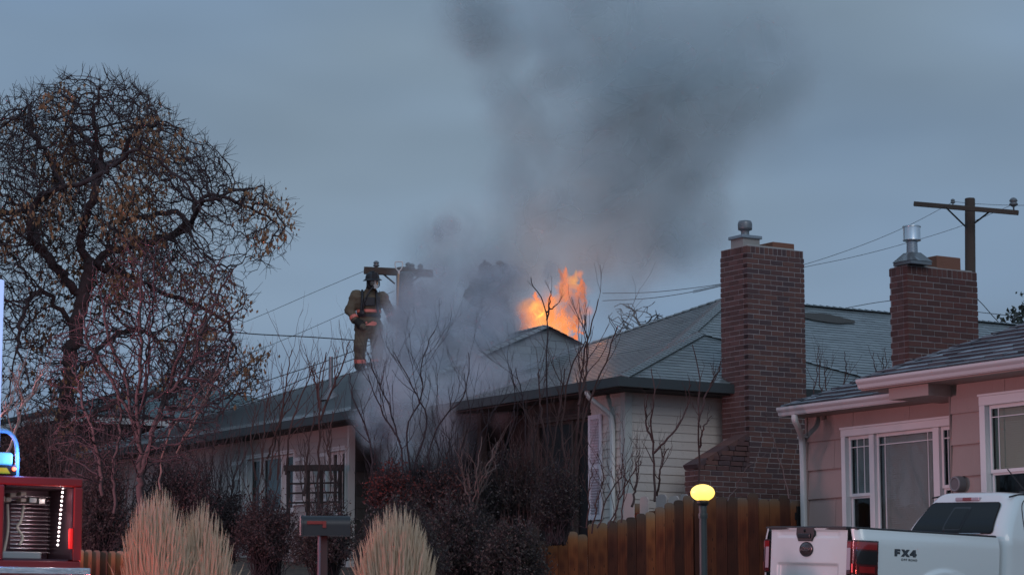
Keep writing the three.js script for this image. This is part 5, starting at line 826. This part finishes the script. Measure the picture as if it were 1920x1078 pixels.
saplings('bare_shrub', 'tall many-stemmed bare shrub reaching above the roof edge right of the flames', 34, [[[1055, 980], [1070, 880], [1085, 780], [1090, 700], [1105, 620], [1122, 560]], [[1075, 960], [1085, 840], [1110, 740], [1140, 670], [1158, 612]], [[1065, 900], [1055, 800], [1070, 700], [1095, 640]], [[1040, 960], [1035, 850], [1050, 760], [1060, 690]], [[1045, 900], [1020, 800], [1012, 740], [1010, 690]], [[1085, 760], [1100, 690], [1098, 590]], [[1030, 980], [1010, 860], [1000, 780]]], barkRed, 0.019, 37, { len: 0.7 });
saplings('bare_shrub', 'slim sapling whose forked top stands before the flames', 33.5, [[[1024, 960], [1026, 800], [1025, 680], [1024, 580], [1005, 545], [995, 520]], [[1025, 600], [1030, 575], [1035, 545]], [[1025, 585], [1045, 570]], [[1010, 950], [1000, 840], [1015, 760]]], barkDark, 0.014, 38, { side: 0.28, len: 0.3 });
saplings('bare_shrub', 'bare shrub with a long side branch against the beige siding', 33, [[[1228, 940], [1226, 860], [1222, 790], [1228, 740], [1222, 690]], [[1226, 850], [1250, 825], [1275, 795], [1290, 755], [1296, 720]], [[1226, 830], [1212, 790], [1215, 740]], [[1232, 930], [1240, 880], [1252, 840]], [[1185, 950], [1195, 900], [1200, 865]]], barkRed, 0.017, 39, { len: 0.35, side: 0.5 });
saplings('bare_shrub', 'bare stem climbing beside the left edge of the tall chimney', 33, [[[1308, 940], [1312, 860], [1310, 780], [1312, 700], [1298, 645]], [[1311, 790], [1325, 740], [1345, 700], [1356, 672]], [[1312, 840], [1320, 800], [1335, 780]]], barkRed, 0.015, 40, { len: 0.3, side: 0.4 });
saplings('bare_shrub', 'tangled low shrub by the shutter and the fence top', 31.5, [[[1110, 1000], [1118, 950], [1130, 890], [1122, 850]], [[1120, 990], [1140, 930], [1165, 890], [1170, 820]], [[1150, 980], [1165, 930], [1190, 880], [1200, 850]], [[1100, 990], [1108, 900], [1115, 860]], [[1140, 990], [1160, 940], [1158, 880]], [[1165, 980], [1172, 900], [1167, 850]]], barkRed, 0.011, 41, { len: 0.5, depth: 2 });
saplings('bare_shrub', 'few bare twigs sticking up over the gutter between the chimneys', 35.2, [[[1520, 790], [1530, 720], [1535, 660]], [[1545, 780], [1538, 700], [1535, 650]], [[1560, 770], [1548, 710], [1552, 675]], [[1575, 760], [1587, 700], [1585, 660]]], barkRed, 0.011, 42, { len: 0.35, side: 0.35 });
saplings('bare_shrub', 'three thin twigs at the foot of the short chimney', 35.6, [[[1650, 740], [1642, 690], [1638, 660]], [[1652, 740], [1657, 690], [1656, 670]], [[1660, 745], [1662, 690], [1661, 652]]], barkRed, 0.01, 43, { len: 0.2, side: 0.25 });
saplings('bare_shrub', 'pale cut-back shrub with light stems among the dark red bushes', 29, [[[888, 970], [890, 920], [896, 870], [905, 820]], [[885, 950], [870, 900], [858, 850]], [[892, 930], [915, 870], [930, 830]], [[890, 960], [900, 925], [906, 920]], [[886, 960], [878, 925], [880, 915]], [[890, 960], [905, 900], [925, 880], [935, 870]]], M(0.085, 0.062, 0.056, 0.9), 0.011, 44, { len: 0.4, side: 0.4 });
saplings('bare_shrub', 'single thin curved twig in front of the right face of the tall chimney', 32, [[[1480, 935], [1460, 850], [1440, 800], [1436, 770]]], M(0.1, 0.07, 0.065, 0.9), 0.008, 45, { len: 0.3, side: 0.3 });
saplings('bare_shrub', 'thin leaning twig right of the lamp globe at the chimney foot', 32, [[[1365, 940], [1380, 915], [1400, 880], [1440, 850]]], M(0.1, 0.07, 0.065, 0.9), 0.008, 46, { len: 0.3, side: 0.3 });
// dense hedge of suckers and low dark bushes
function bush(label, D, x, y, rx, ry, leafC, seed, o = {}) {
  const T = thing('bush', label, 'bush', o.group), r = rng(seed), c = at(x, y, D), s = D / FOC, RX = rx * s, RY = ry * s, RZ = RX * 0.8, t = new Tubes(), spots = [];
  for (let i = 0; i < (o.n ?? 260) * 1.25; i++) {
    const a = r() * 6.283, q = Math.sqrt(r()) * 0.35, b = V(c.x + Math.cos(a) * q * RX, c.y - RY, c.z + Math.sin(a) * q * RZ), u = r() * 6.283, v = Math.sqrt(r()), h = Math.sqrt(1 - v * v * 0.96) * (0.75 + 0.35 * r()) + 0.05, e = V(c.x + Math.cos(u) * v * RX, c.y - RY + 2 * RY * h, c.z + Math.sin(u) * v * RZ), m = b.clone().lerp(e, 0.5).add(V(0, RY * 0.25, 0)), pts = new THREE.CatmullRomCurve3([b, m, e]).getPoints(8).map((p) => p.add(V((r() - 0.5) * 0.06, (r() - 0.5) * 0.04, (r() - 0.5) * 0.06)));
    t.chain(pts, pts.map((_, k) => (o.tw ?? 0.007) * (1 - 0.75 * k / 8)), 4);
    for (let k = 3; k < 9; k++) { if (r() < 0.75) { const f = pts[k].clone().add(V((r() - 0.5) * 0.26, r() * 0.2, (r() - 0.5) * 0.26)); t.chain([pts[k], pts[k].clone().lerp(f, 0.5).add(V(0, 0.01, 0)), f], [0.0035, 0.003, 0.0018], 3); for (let w = 0; w < (o.leaves ?? 3); w++) spots.push(pts[k].clone().lerp(f, r()).add(V(gauss(r) * 0.03, gauss(r) * 0.03, gauss(r) * 0.03))); } }
  }
  part('stem', t.geo(), o.bark ?? barkDark, T); part('leaves', leafGeo(spots, o.leaf ?? 0.038, r, 0.1), new THREE.MeshPhysicalMaterial({ color: lin(...leafC), roughness: 0.9, transmission: 0.3, thickness: 0, vertexColors: true }), T);
}
const dkRed = [0.045, 0.02, 0.018], dkBr = [0.04, 0.027, 0.021], red = [0.13, 0.017, 0.012];
bush('dark reddish bush left of the mailbox under the left windows', 33, 500, 1015, 90, 72, dkRed, 1);
bush('dark brown bush behind the mailbox', 31, 610, 1025, 80, 66, dkBr, 2);
bush('dark bush covering the ground between the middle pale grass and the fence', 28, 860, 1030, 120, 75, dkBr, 3, { n: 330 });
bush('low dark bush at the left end of the stepping fence', 27, 965, 1055, 75, 60, dkBr, 4);
bush('bright red leaved bush at the foot of the smoking corner', 34, 735, 925, 60, 42, red, 5, { n: 160 });
bush('dark red bush under the smoke right of the bright red one', 33, 830, 935, 70, 45, [0.08, 0.018, 0.014], 6, { n: 180 });
bush('dark twiggy bush before the scorched porch', 33.5, 950, 930, 90, 75, dkBr, 7, { n: 240, leaves: 3 });
bush('dark twiggy bush left of the beige shutter', 32.5, 1045, 950, 60, 70, dkBr, 8, { n: 170, leaves: 2 });
bush('dull purple twiggy bush below the multi-stemmed tree', 34, 330, 950, 110, 90, [0.05, 0.025, 0.026], 9, { n: 330, leaves: 3 });
bush('dark bush between the fire engine and the pale grass', 33, 190, 980, 90, 110, [0.03, 0.021, 0.018], 10, { n: 300, leaves: 4 });
bush('dark bush before the left shuttered window', 35, 420, 992, 80, 62, [0.04, 0.018, 0.018], 11, { n: 240, leaves: 4 });
bush('brown bush at the far left behind the fire engine', 36, 70, 880, 95, 90, [0.06, 0.03, 0.026], 12, { n: 330, leaves: 3 });
bush('small dark bush directly behind the right clump of pale grass', 26, 745, 1040, 110, 80, dkBr, 13, { n: 260 });
if (0) bush('sparse twiggy bush under the dark arbour', 36, 580, 930, 70, 45, [0.06, 0.025, 0.022], 14, { n: 170, leaves: 3 });
// feather grasses
function featherGrass(label, D, x, topY, baseY, rx, n, seed) {
  const T = thing('ornamental_grass', label, 'ornamental grass', 'clumps of tall pale grass'), r = rng(seed), s = D / FOC, c = at(x, baseY, D), H = (baseY - topY) * s, W = rx * s, t = new Tubes(), pl = new Tubes();
  for (let i = 0; i < n; i++) {
    const a = r() * 6.283, q = Math.sqrt(r()), stray = r() < 0.035, out = q * (0.86 + 0.22 * r()) * W * (stray ? 1.45 : 1), h = H * (1 - 0.3 * q * q) * (0.52 + 0.52 * Math.pow(r(), 0.75)) * (stray ? 0.85 : 1), b = c.clone().add(V(Math.cos(a) * q * W * 0.62, 0, Math.sin(a) * q * W * 0.62)), e = c.clone().add(V(Math.cos(a) * out, h, Math.sin(a) * out)), m = b.clone().lerp(e, 0.5).add(V(-Math.cos(a) * out * 0.06, h * 0.1, -Math.sin(a) * out * 0.06));
    const pts = new THREE.QuadraticBezierCurve3(b, m, e).getPoints(10); pts.forEach((p, k) => { if (k > 5) { const e = (k - 5) / 5; p.x += (r() - 0.5) * 0.03 * e; p.z += (r() - 0.5) * 0.03 * e; } });
    t.chain(pts, pts.map((_, k) => 0.0019 * (1 - 0.5 * k / 10)), 3);
    const f = pts.slice(5), w = 0.005 + 0.0045 * r(); pl.chain(f, f.map((_, k) => w * [0.2, 0.8, 1, 0.85, 0.55, 0.1][k]), 4);
  }
  for (let i = 0; i < n * 0.5; i++) { const a = r() * 6.283, q = Math.sqrt(r()), o = q * (0.8 + 0.5 * r()) * W, h = H * (0.3 + 0.35 * r()), e = c.clone().add(V(Math.cos(a) * o, h, Math.sin(a) * o)), b = c.clone().add(V(Math.cos(a) * o * 0.6, 0, Math.sin(a) * o * 0.6)); const pts = new THREE.QuadraticBezierCurve3(b, b.clone().lerp(e, 0.5).add(V(0, h * 0.25, 0)), e).getPoints(6); t.chain(pts, pts.map((_, k) => 0.0026 * (1 - 0.85 * k / 6)), 3); }
  const straw = (k) => M(0.5 * k, 0.38 * k, 0.27 * k, 0.85);
  part('stem', t.geo(), straw(0.9), T); part('plume', pl.geo(), straw(1.15), T);
}
featherGrass('tallest yellowish clump of pale feather grass beside the fire engine', 21.5, 288, 918, 1244, 66, 1250, 51);
featherGrass('second clump of pale feather grass, just left of the mailbox', 21.8, 372, 942, 1244, 60, 1000, 52);
featherGrass('clump of pale feather grass right of the mailbox', 21.5, 740, 952, 1244, 78, 1500, 53);
// thickets of thin upright stems
function thicket(label, D, x0, x1, yb, yt, n, mat, seed) {
  const r = rng(seed), lines = []; for (let i = 0; i < n; i++) { const x = x0 + (x1 - x0) * r(), h = (yb - yt) * (0.45 + 0.55 * r()), k = (r() - 0.5) * 60; lines.push([[x, yb], [x + k * 0.3 + (r() - 0.5) * 10, yb - h * 0.35], [x + k * 0.6 + (r() - 0.5) * 14, yb - h * 0.7], [x + k, yb - h]]); }
  saplings('thicket', label, D, lines, mat, 0.0085, seed + 1, { side: 0.34, len: 0.42, cat: 'shrub' });
}
thicket('dense brown thicket of upright stems hiding the scorched porch', 33.2, 930, 1075, 985, 800, 60, barkRed, 301);
thicket('dense dark thicket under the thickest smoke', 34.2, 690, 880, 960, 800, 44, barkDark, 303);
thicket('low thicket of fine stems before the left windows', 37.2, 470, 640, 960, 800, 18, barkRed, 305);
thicket('purplish thicket left of the multi-stemmed tree', 34.5, 90, 250, 980, 760, 46, barkM, 307);
thicket('purplish thicket between the multi-stemmed tree and the left windows', 35, 300, 450, 960, 760, 46, barkM, 309);
// trees beyond the roofs
{
  const far = (label, D, env, limbs, n, seed, tip, leaf) => { const r = rng(seed), T = thing('distant_tree', label, 'tree'), S = colonize(limbs.map((l, i) => ({ join: i > 0, pts: l.map(([x, y]) => at(x, y, D)) })), blob(env, D, 2, n, r), { seed, step: 0.22, reach: 2, kill: 0.32, iters: 50, gnarl: 0.8, pipe: 2.4, tip, maxR: 0.2 }), a = new Tubes(), b = new Tubes(); skeletonTubes(S, a, b, 0.05); part('trunk', b.geo(), barkGrey, T); part('crown', a.geo(), M(0.09, 0.085, 0.09, 0.95), T); if (leaf) { const sp = []; S.N.forEach((q, i) => { if (S.R[i] < 0.02) for (let k = 0; k < 6; k++) sp.push(q.p.clone().add(V(gauss(r) * 0.15, gauss(r) * 0.15, gauss(r) * 0.15))); }); part('leaves', leafGeo(sp, 0.16, r, 0.2), new THREE.MeshPhysicalMaterial({ color: lin(0.03, 0.04, 0.03), roughness: 0.9, transmission: 0.3, thickness: 0, vertexColors: true }), T); } };
  far('faint bare tree behind the roof between the flames and the tall chimney', 70, [[1200, 600, 55, 38], [1165, 600, 30, 40]], [[[1190, 760], [1192, 680], [1200, 610]]], 700, 71, 0.011);
  far('dark leafy tree top at the right edge above the taupe roof', 62, [[1925, 605, 42, 32], [1960, 590, 60, 60]], [[[1950, 760], [1945, 680], [1935, 620]]], 500, 72, 0.012, true);
}
// house beyond the big tree
{
  const D = 64, q = (x, y, d = D) => at(x, y, d), H = thing('distant_house', 'house with grey-green roof and brick wall seen through the bare trees at the left', 'house'), g0 = q(140, 760);
  const X0 = g0.x - 8, X1 = g0.x + 3.5, Z1 = g0.z + 2, Z0 = g0.z - 8, ye = q(150, 800).y, yr = q(140, 700).y, bulk = { p: [], c: [] };
  const a = V(X0, ye, Z1), b = V(X1, ye, Z1), c = V(X1, ye, Z0), d = V(X0, ye, Z0), e = V(X0 + 4, yr, (Z0 + Z1) / 2), f = V(X1 - 4, yr, (Z0 + Z1) / 2);
  const roof = sub('roof', H); for (const k of [[a, b, f, e], [b, c, f], [c, d, e, f], [d, a, e]]) shingleFace(k, { exp: 0.2, tab: 0.5, thick: 0.01, seed: 5 }, null, bulk);
  stuff(part('shingle', geo(bulk.p, null, null, bulk.c), M(0.10, 0.14, 0.15, 0.95, { vertexColors: true }), roof)); part('roof_deck', merge([[a, b, f, e], [b, c, f], [c, d, e, f], [d, a, e]].map((k) => deck(k))), MAT.fascia, roof);
  part('fascia', merge([box(X0, X1, ye - 0.2, ye - 0.06, Z1 - 0.05, Z1), box(X1 - 0.05, X1, ye - 0.2, ye - 0.06, Z0, Z1 - 0.05)]), MAT.whiteOld, H);
  const walls = sub('wall', H); part('sheathing', box(X0 + 0.5, X1 - 0.5, 2, ye - 0.1, Z0 + 0.5, Z1 - 0.5), M(0.06, 0.035, 0.035, 0.9), walls);
  const rest = []; for (let y = ye - 3, n = 0; y < ye - 0.2; y += 0.1, n++) for (let x = X0 + 0.5 + (n % 2) * 0.15; x < X1 - 0.8; x += 0.3) rest.push(box(x, x + 0.285, y, y + 0.088, Z1 - 0.5, Z1 - 0.485)); stuff(part('brick', merge(rest), M(0.10, 0.045, 0.042, 0.9), walls));
  const w = sub('window', H); part('frame', box(X1 - 3, X1 - 1.6, ye - 2.2, ye - 0.8, Z1 - 0.5, Z1 - 0.44), MAT.whiteOld, w); part('pane', box(X1 - 2.92, X1 - 1.68, ye - 2.12, ye - 0.88, Z1 - 0.45, Z1 - 0.43), P(0.02, 0.025, 0.03, 0.1), w);
}
// ---------- fire ----------
{
  const r = rng(101), D = 50, p = [], c = [];
  const tongues = [ // [x, y] of root, height, lean, width in photograph pixels, brightness
    [1000, 625, 75, 6, 24, 1.1], [1012, 620, 62, -4, 22, 1.15], [1028, 622, 70, 10, 26, 1], [1045, 626, 80, 18, 22, 1], [1062, 630, 125, 2, 26, 0.85], [1072, 628, 98, 10, 26, 0.9], [1082, 600, 75, 6, 20, 0.75], [1055, 560, 62, -3, 10, 0.5], [985, 628, 40, -8, 18, 0.75], [1078, 636, 40, 4, 20, 0.7], [1092, 560, 35, 4, 14, 0.55], [1040, 628, 45, 0, 30, 1.1], [1010, 720, 100, 0, 30, 1], [1045, 725, 105, 5, 34, 1], [1075, 725, 100, 5, 26, 0.9]];
  tongues.forEach(([x, y, h, lean, w, b], n) => {
    for (let i = 0; i < h * w * 0.22; i++) {
      const t = r(), wob = 0.5 * w * (noise.noise(n * 7.1, t * 3.2, 0.5)), env = Math.pow(Math.sin(Math.PI * (0.12 + 0.86 * t)), 0.7) * (1 - 0.35 * t), px = x + lean * t + wob + gauss(r) * w * 0.28 * env, py = y - h * t, dz = gauss(r) * 0.22;
      const k = noise.noise(px * 0.055 + 3, py * 0.036, n * 0.3) + 0.6 * noise.noise(px * 0.14, py * 0.09, 7); if (k < -0.16 + 0.25 * t * r()) continue;
      const q = at(px, py, D + dz + 0.012 * (n % 5)), l = 0.02 + 0.06 * r(), wd = 0.004 + 0.008 * r(), s = noise.noise(px * 0.05, py * 0.05, 9) * 1.6 + (r() - 0.5) * 1.5, d = V(0, 1, 0).addScaledVector(RT, s).add(V(0, 0, (r() - 0.5) * 0.5)).normalize(), e = d.clone().cross(V(r() - 0.5, r() - 0.5, r() - 0.5)).normalize();
      const a = q.clone().addScaledVector(d, l), z = q.clone().addScaledVector(d, -l), u = q.clone().addScaledVector(e, wd), v = q.clone().addScaledVector(e, -wd), hot = Math.max(0, 1.0 - 0.75 * t) * (0.75 + 0.5 * k) * b;
      for (const m of [z, u, v, u, a, v]) { p.push(m.x, m.y, m.z); c.push(1.15 * b * (0.75 + 0.4 * hot), (0.24 + 0.34 * hot) * b, (0.07 + 0.09 * hot) * b); }
    }
  });
  const gp = [], gc = [], gi = [], puff = (x, y, rad, al, cr, cg, cb) => { const c0 = at(x, y, D + gauss(r) * 0.15), u = V(gauss(r), gauss(r), gauss(r)).normalize(), w = u.clone().cross(V(gauss(r), gauss(r), gauss(r))).normalize(), b = gp.length / 3, R = rad * D / FOC; for (let a = 0; a <= 5; a++) for (let q = 0; q < 14; q++) { const t = a / 5, f = q / 14 * 6.28318, wob = 1 + 0.35 * noise.noise(Math.cos(f) * 1.3 + x, Math.sin(f) * 1.3, y), m = c0.clone().addScaledVector(u, Math.cos(f) * t * R * wob).addScaledVector(w, Math.sin(f) * t * R * wob); gp.push(m.x, m.y, m.z); const k = noise.noise(m.x * 2.6, m.y * 2, m.z * 2.6); gc.push(cr, cg * (1 + 0.3 * k), cb, al * (1 - t * t) ** 1.5 * Math.max(0.1, 1 + 1.1 * k)); } for (let a = 0; a < 5; a++) for (let q = 0; q < 14; q++) { const A = b + a * 14 + q, B = b + a * 14 + (q + 1) % 14; gi.push(A, B, A + 14, B, B + 14, A + 14); } };
  for (let i = 0; i < 30; i++) puff(1006 + gauss(r) * 17, 594 + gauss(r) * 17, 15 + 14 * r(), 0.6, 1.15, 0.39, 0.13);
  for (let i = 0; i < 12; i++) puff(1006 + gauss(r) * 7, 585 + gauss(r) * 8, 10 + 7 * r(), 0.65, 1.5, 0.74, 0.18);
  for (let i = 0; i < 110; i++) { const t = Math.pow(r(), 0.8); puff(1060 + 20 * t + 10 * Math.sin(t * 7) + gauss(r) * 13 * (t > 0.8 ? 0.45 : 1), 628 - 118 * t + gauss(r) * 4, 6 + 8 * r(), 0.5, 1.0 - 0.2 * t, 0.32 - 0.1 * t + 0.09 * r(), 0.13); }
  for (let i = 0; i < 14; i++) puff(1040 + gauss(r) * 18, 616 + gauss(r) * 8, 13 + 9 * r(), 0.45, 1.0, 0.38, 0.13);
  for (let i = 0; i < 16; i++) puff(1012 + gauss(r) * 20, 585 + gauss(r) * 16, 34 + 16 * r(), 0.17, 0.85, 0.28, 0.12);  // wide faint puffs: glow round the left flames, painted as emission
  for (let i = 0; i < 16; i++) puff(1072 + gauss(r) * 16, 560 + gauss(r) * 24, 26 + 14 * r(), 0.15, 0.8, 0.26, 0.13);  // the same painted glow round the right flames
  for (let i = 0; i < gc.length; i += 4) { gc[i] *= 1.12; gc[i + 1] *= 1.12; }
  const fire = thing('flames', 'orange flames bursting above the roof peak of the burning house', 'fire');
  part('flame', geo(p, null, null, c), new THREE.MeshBasicMaterial({ vertexColors: true, color: lin(1.15, 0.85, 0.95) }), fire).castShadow = false;
  { const g = new THREE.BufferGeometry(); g.setAttribute('position', new THREE.BufferAttribute(Float32Array.from(gp), 3)); g.setAttribute('color', new THREE.BufferAttribute(Float32Array.from(gc), 4)); g.setIndex(gi); g.computeVertexNormals(); part('flame', g, new THREE.MeshBasicMaterial({ vertexColors: true, transparent: true }), fire).castShadow = false; }  // soft flame bodies and the painted glow share this mesh
  for (const [x, y, i] of [[1005, 580, 3], [1048, 560, 2], [1072, 520, 2.4]]) { const l = new THREE.PointLight(lin(1, 0.36, 0.12), i); l.name = 'fire_light'; l.position.copy(at(x, y, D)); l.shadow.radius = 14; l.castShadow = true; fire.add(l); }
}
// ---------- smoke: a volume of many soft, crumpled, see-through puffs turned at random, none edge-on to the camera ----------
function smoke(name, label, puffs, o) {                      // puffs: [x, y, depth, radius (photograph pixels), thickness, squash]
  const r = rng(o.seed), pos = [], col = [], ix = [], NR = 6, NS = 18; let count = 0;
  for (const [x, y, D, rad, od, sq = 1] of puffs) {
    const R = rad * D / FOC, c = at(x, y, D), mean = o.peak * 0.36, rr = o.grain * R, n = Math.max(3, Math.round(o.thin * od * R * R * sq / (mean * rr * rr * 0.74)));
    for (let i = 0; i < n; i++) {
      const g = [gauss(r), gauss(r), gauss(r)].map((v) => Math.max(-1.5, Math.min(1.5, v)) * 0.45), p = c.clone().addScaledVector(RT, g[0] * R).addScaledVector(UPV, g[1] * R * sq).addScaledVector(FH, g[2] * R * (o.deep ?? 0.8));
      let u, w, v; do { u = V(gauss(r), gauss(r), gauss(r)).normalize(); w = u.clone().cross(V(gauss(r), gauss(r), gauss(r))).normalize(); v = u.clone().cross(w); } while (Math.abs(v.dot(FW)) < (o.turn ?? 0.5)); const q = rr * (0.55 + 0.9 * r()), base = pos.length / 3, k = o.peak * (0.6 + 0.7 * r());
      for (let a = 0; a <= NR; a++) for (let s = 0; s < NS; s++) {
        const t = a / NR, f = s / NS * 6.28318, wob = 1 + 0.28 * noise.noise(Math.cos(f) * 1.1 + i * 3.7, Math.sin(f) * 1.1, x * 0.1), m = p.clone().addScaledVector(u, Math.cos(f) * t * q * wob).addScaledVector(w, Math.sin(f) * t * q * wob);
        m.addScaledVector(v, q * 0.2 * (noise.noise(m.x * 1.1 / R, m.y * 1.1 / R, m.z * 1.1 / R + i) + 0.5 * t * t));
        const wisp = Math.max(0, Math.min(1.6, 1 + o.contrast * fbm(m.x * o.freq, m.y * o.freq * 0.8, m.z * o.freq + 3, 3)));
        pos.push(m.x, m.y, m.z); col.push(1, 1, 1, Math.min(0.9, k * (1 - t * t) ** 1.8 * wisp));
      }
      for (let a = 0; a < NR; a++) for (let s = 0; s < NS; s++) { const A = base + a * NS + s, B = base + a * NS + (s + 1) % NS; ix.push(A, B, A + NS, B, B + NS, A + NS); }
      count++;
    }
  }
  const g = new THREE.BufferGeometry(); g.setAttribute('position', new THREE.BufferAttribute(Float32Array.from(pos), 3)); g.setAttribute('color', new THREE.BufferAttribute(Float32Array.from(col), 4)); g.setIndex(ix); g.computeVertexNormals();
  const mesh = part(name, g, o.mat, scene); tag(mesh, label, 'smoke', null, 'stuff'); console.log(name, count, ix.length / 3);
}
const puffMat = (r, g, b) => new THREE.MeshPhysicalMaterial({ color: lin(r, g, b), roughness: 1, specularIntensity: 0, vertexColors: true, transparent: true, transmission: 0.62, thickness: 0 });
smoke('smoke_cloud', 'pale dense smoke rolling out from under the eaves past the firefighter', [
  [705, 800, 41, 42, 1.6], [728, 745, 41, 56, 1.9], [760, 780, 41.5, 65, 1.9], [810, 790, 41.5, 60, 1.5], [800, 705, 42.5, 85, 1.9], [850, 730, 42.5, 85, 1.7], [795, 640, 44, 75, 1.5], [840, 640, 44, 95, 1.5], [905, 660, 43.5, 90, 1.4], [950, 690, 43, 75, 1.1], [870, 570, 45, 85, 1.1], [915, 600, 45, 60, 0.9], [800, 560, 46, 80, 0.8], [755, 590, 46.5, 45, 0.8], [742, 640, 46.5, 40, 0.9], [1060, 700, 43, 80, 0.5], [1140, 680, 43.5, 70, 0.3], [905, 770, 41.5, 50, 0.8], [722, 690, 46, 36, 0.8], [860, 480, 46, 80, 0.6], [915, 560, 46.5, 62, 1.6], [935, 525, 46.5, 50, 1.1], [920, 640, 45, 70, 1.0], [1070, 540, 46.3, 55, 0.15], [716, 640, 46.5, 26, 0.7], [705, 690, 46.5, 26, 0.8], [735, 600, 46.5, 30, 0.6], [900, 740, 40.5, 70, 1.0], [970, 740, 40.5, 60, 0.6], [850, 800, 40.5, 60, 1.2], [770, 745, 40.5, 70, 1.2], [705, 765, 40.5, 40, 1.0], [780, 825, 40.2, 55, 1.0]],
  { seed: 201, thin: 0.62, peak: 0.42, grain: 0.75, freq: 0.9, contrast: 1.5, mat: puffMat(0.62, 0.66, 0.71) });
smoke('smoke_plume', 'grey smoke column leaning up and out of the top of the frame', [
  [950, 510, 51.5, 100, 0.7], [1060, 450, 51, 115, 0.7], [1000, 440, 48, 120, 0.55], [900, 470, 48, 100, 0.6], [1130, 420, 48, 130, 0.65], [1060, 370, 48, 140, 0.6], [1190, 370, 48, 125, 1.0], [1275, 400, 48, 85, 1.3], [1290, 330, 48, 80, 0.6], [1100, 290, 48, 150, 0.75], [1220, 270, 48, 150, 1.0], [1035, 200, 48, 105, 1.0], [1160, 170, 48, 160, 1.0], [1290, 180, 48, 150, 1.0], [1400, 200, 48, 110, 1.0], [1000, 110, 48, 110, 0.9], [960, 40, 48, 110, 1.0], [905, 20, 48, 70, 1.3], [1090, 50, 48, 140, 0.7], [1220, 50, 48, 150, 0.75], [1360, 70, 48, 160, 0.8], [1460, 90, 48, 120, 0.5], [1000, -110, 48, 150, 0.6], [1220, -130, 48, 170, 0.6], [1430, -120, 48, 170, 0.4], [1150, 510, 51.5, 80, 0.5], [850, 430, 48, 80, 0.5], [1180, 440, 48.5, 80, 0.6], [1010, 380, 48, 80, 0.5], [930, 80, 48, 60, 0.8], [1230, 450, 48, 70, 0.4]],
  { seed: 211, thin: 0.52, peak: 0.33, grain: 0.92, freq: 0.42, contrast: 1.2, deep: 0.7, mat: puffMat(0.68, 0.76, 0.78) });
renderer.render(scene, camera);
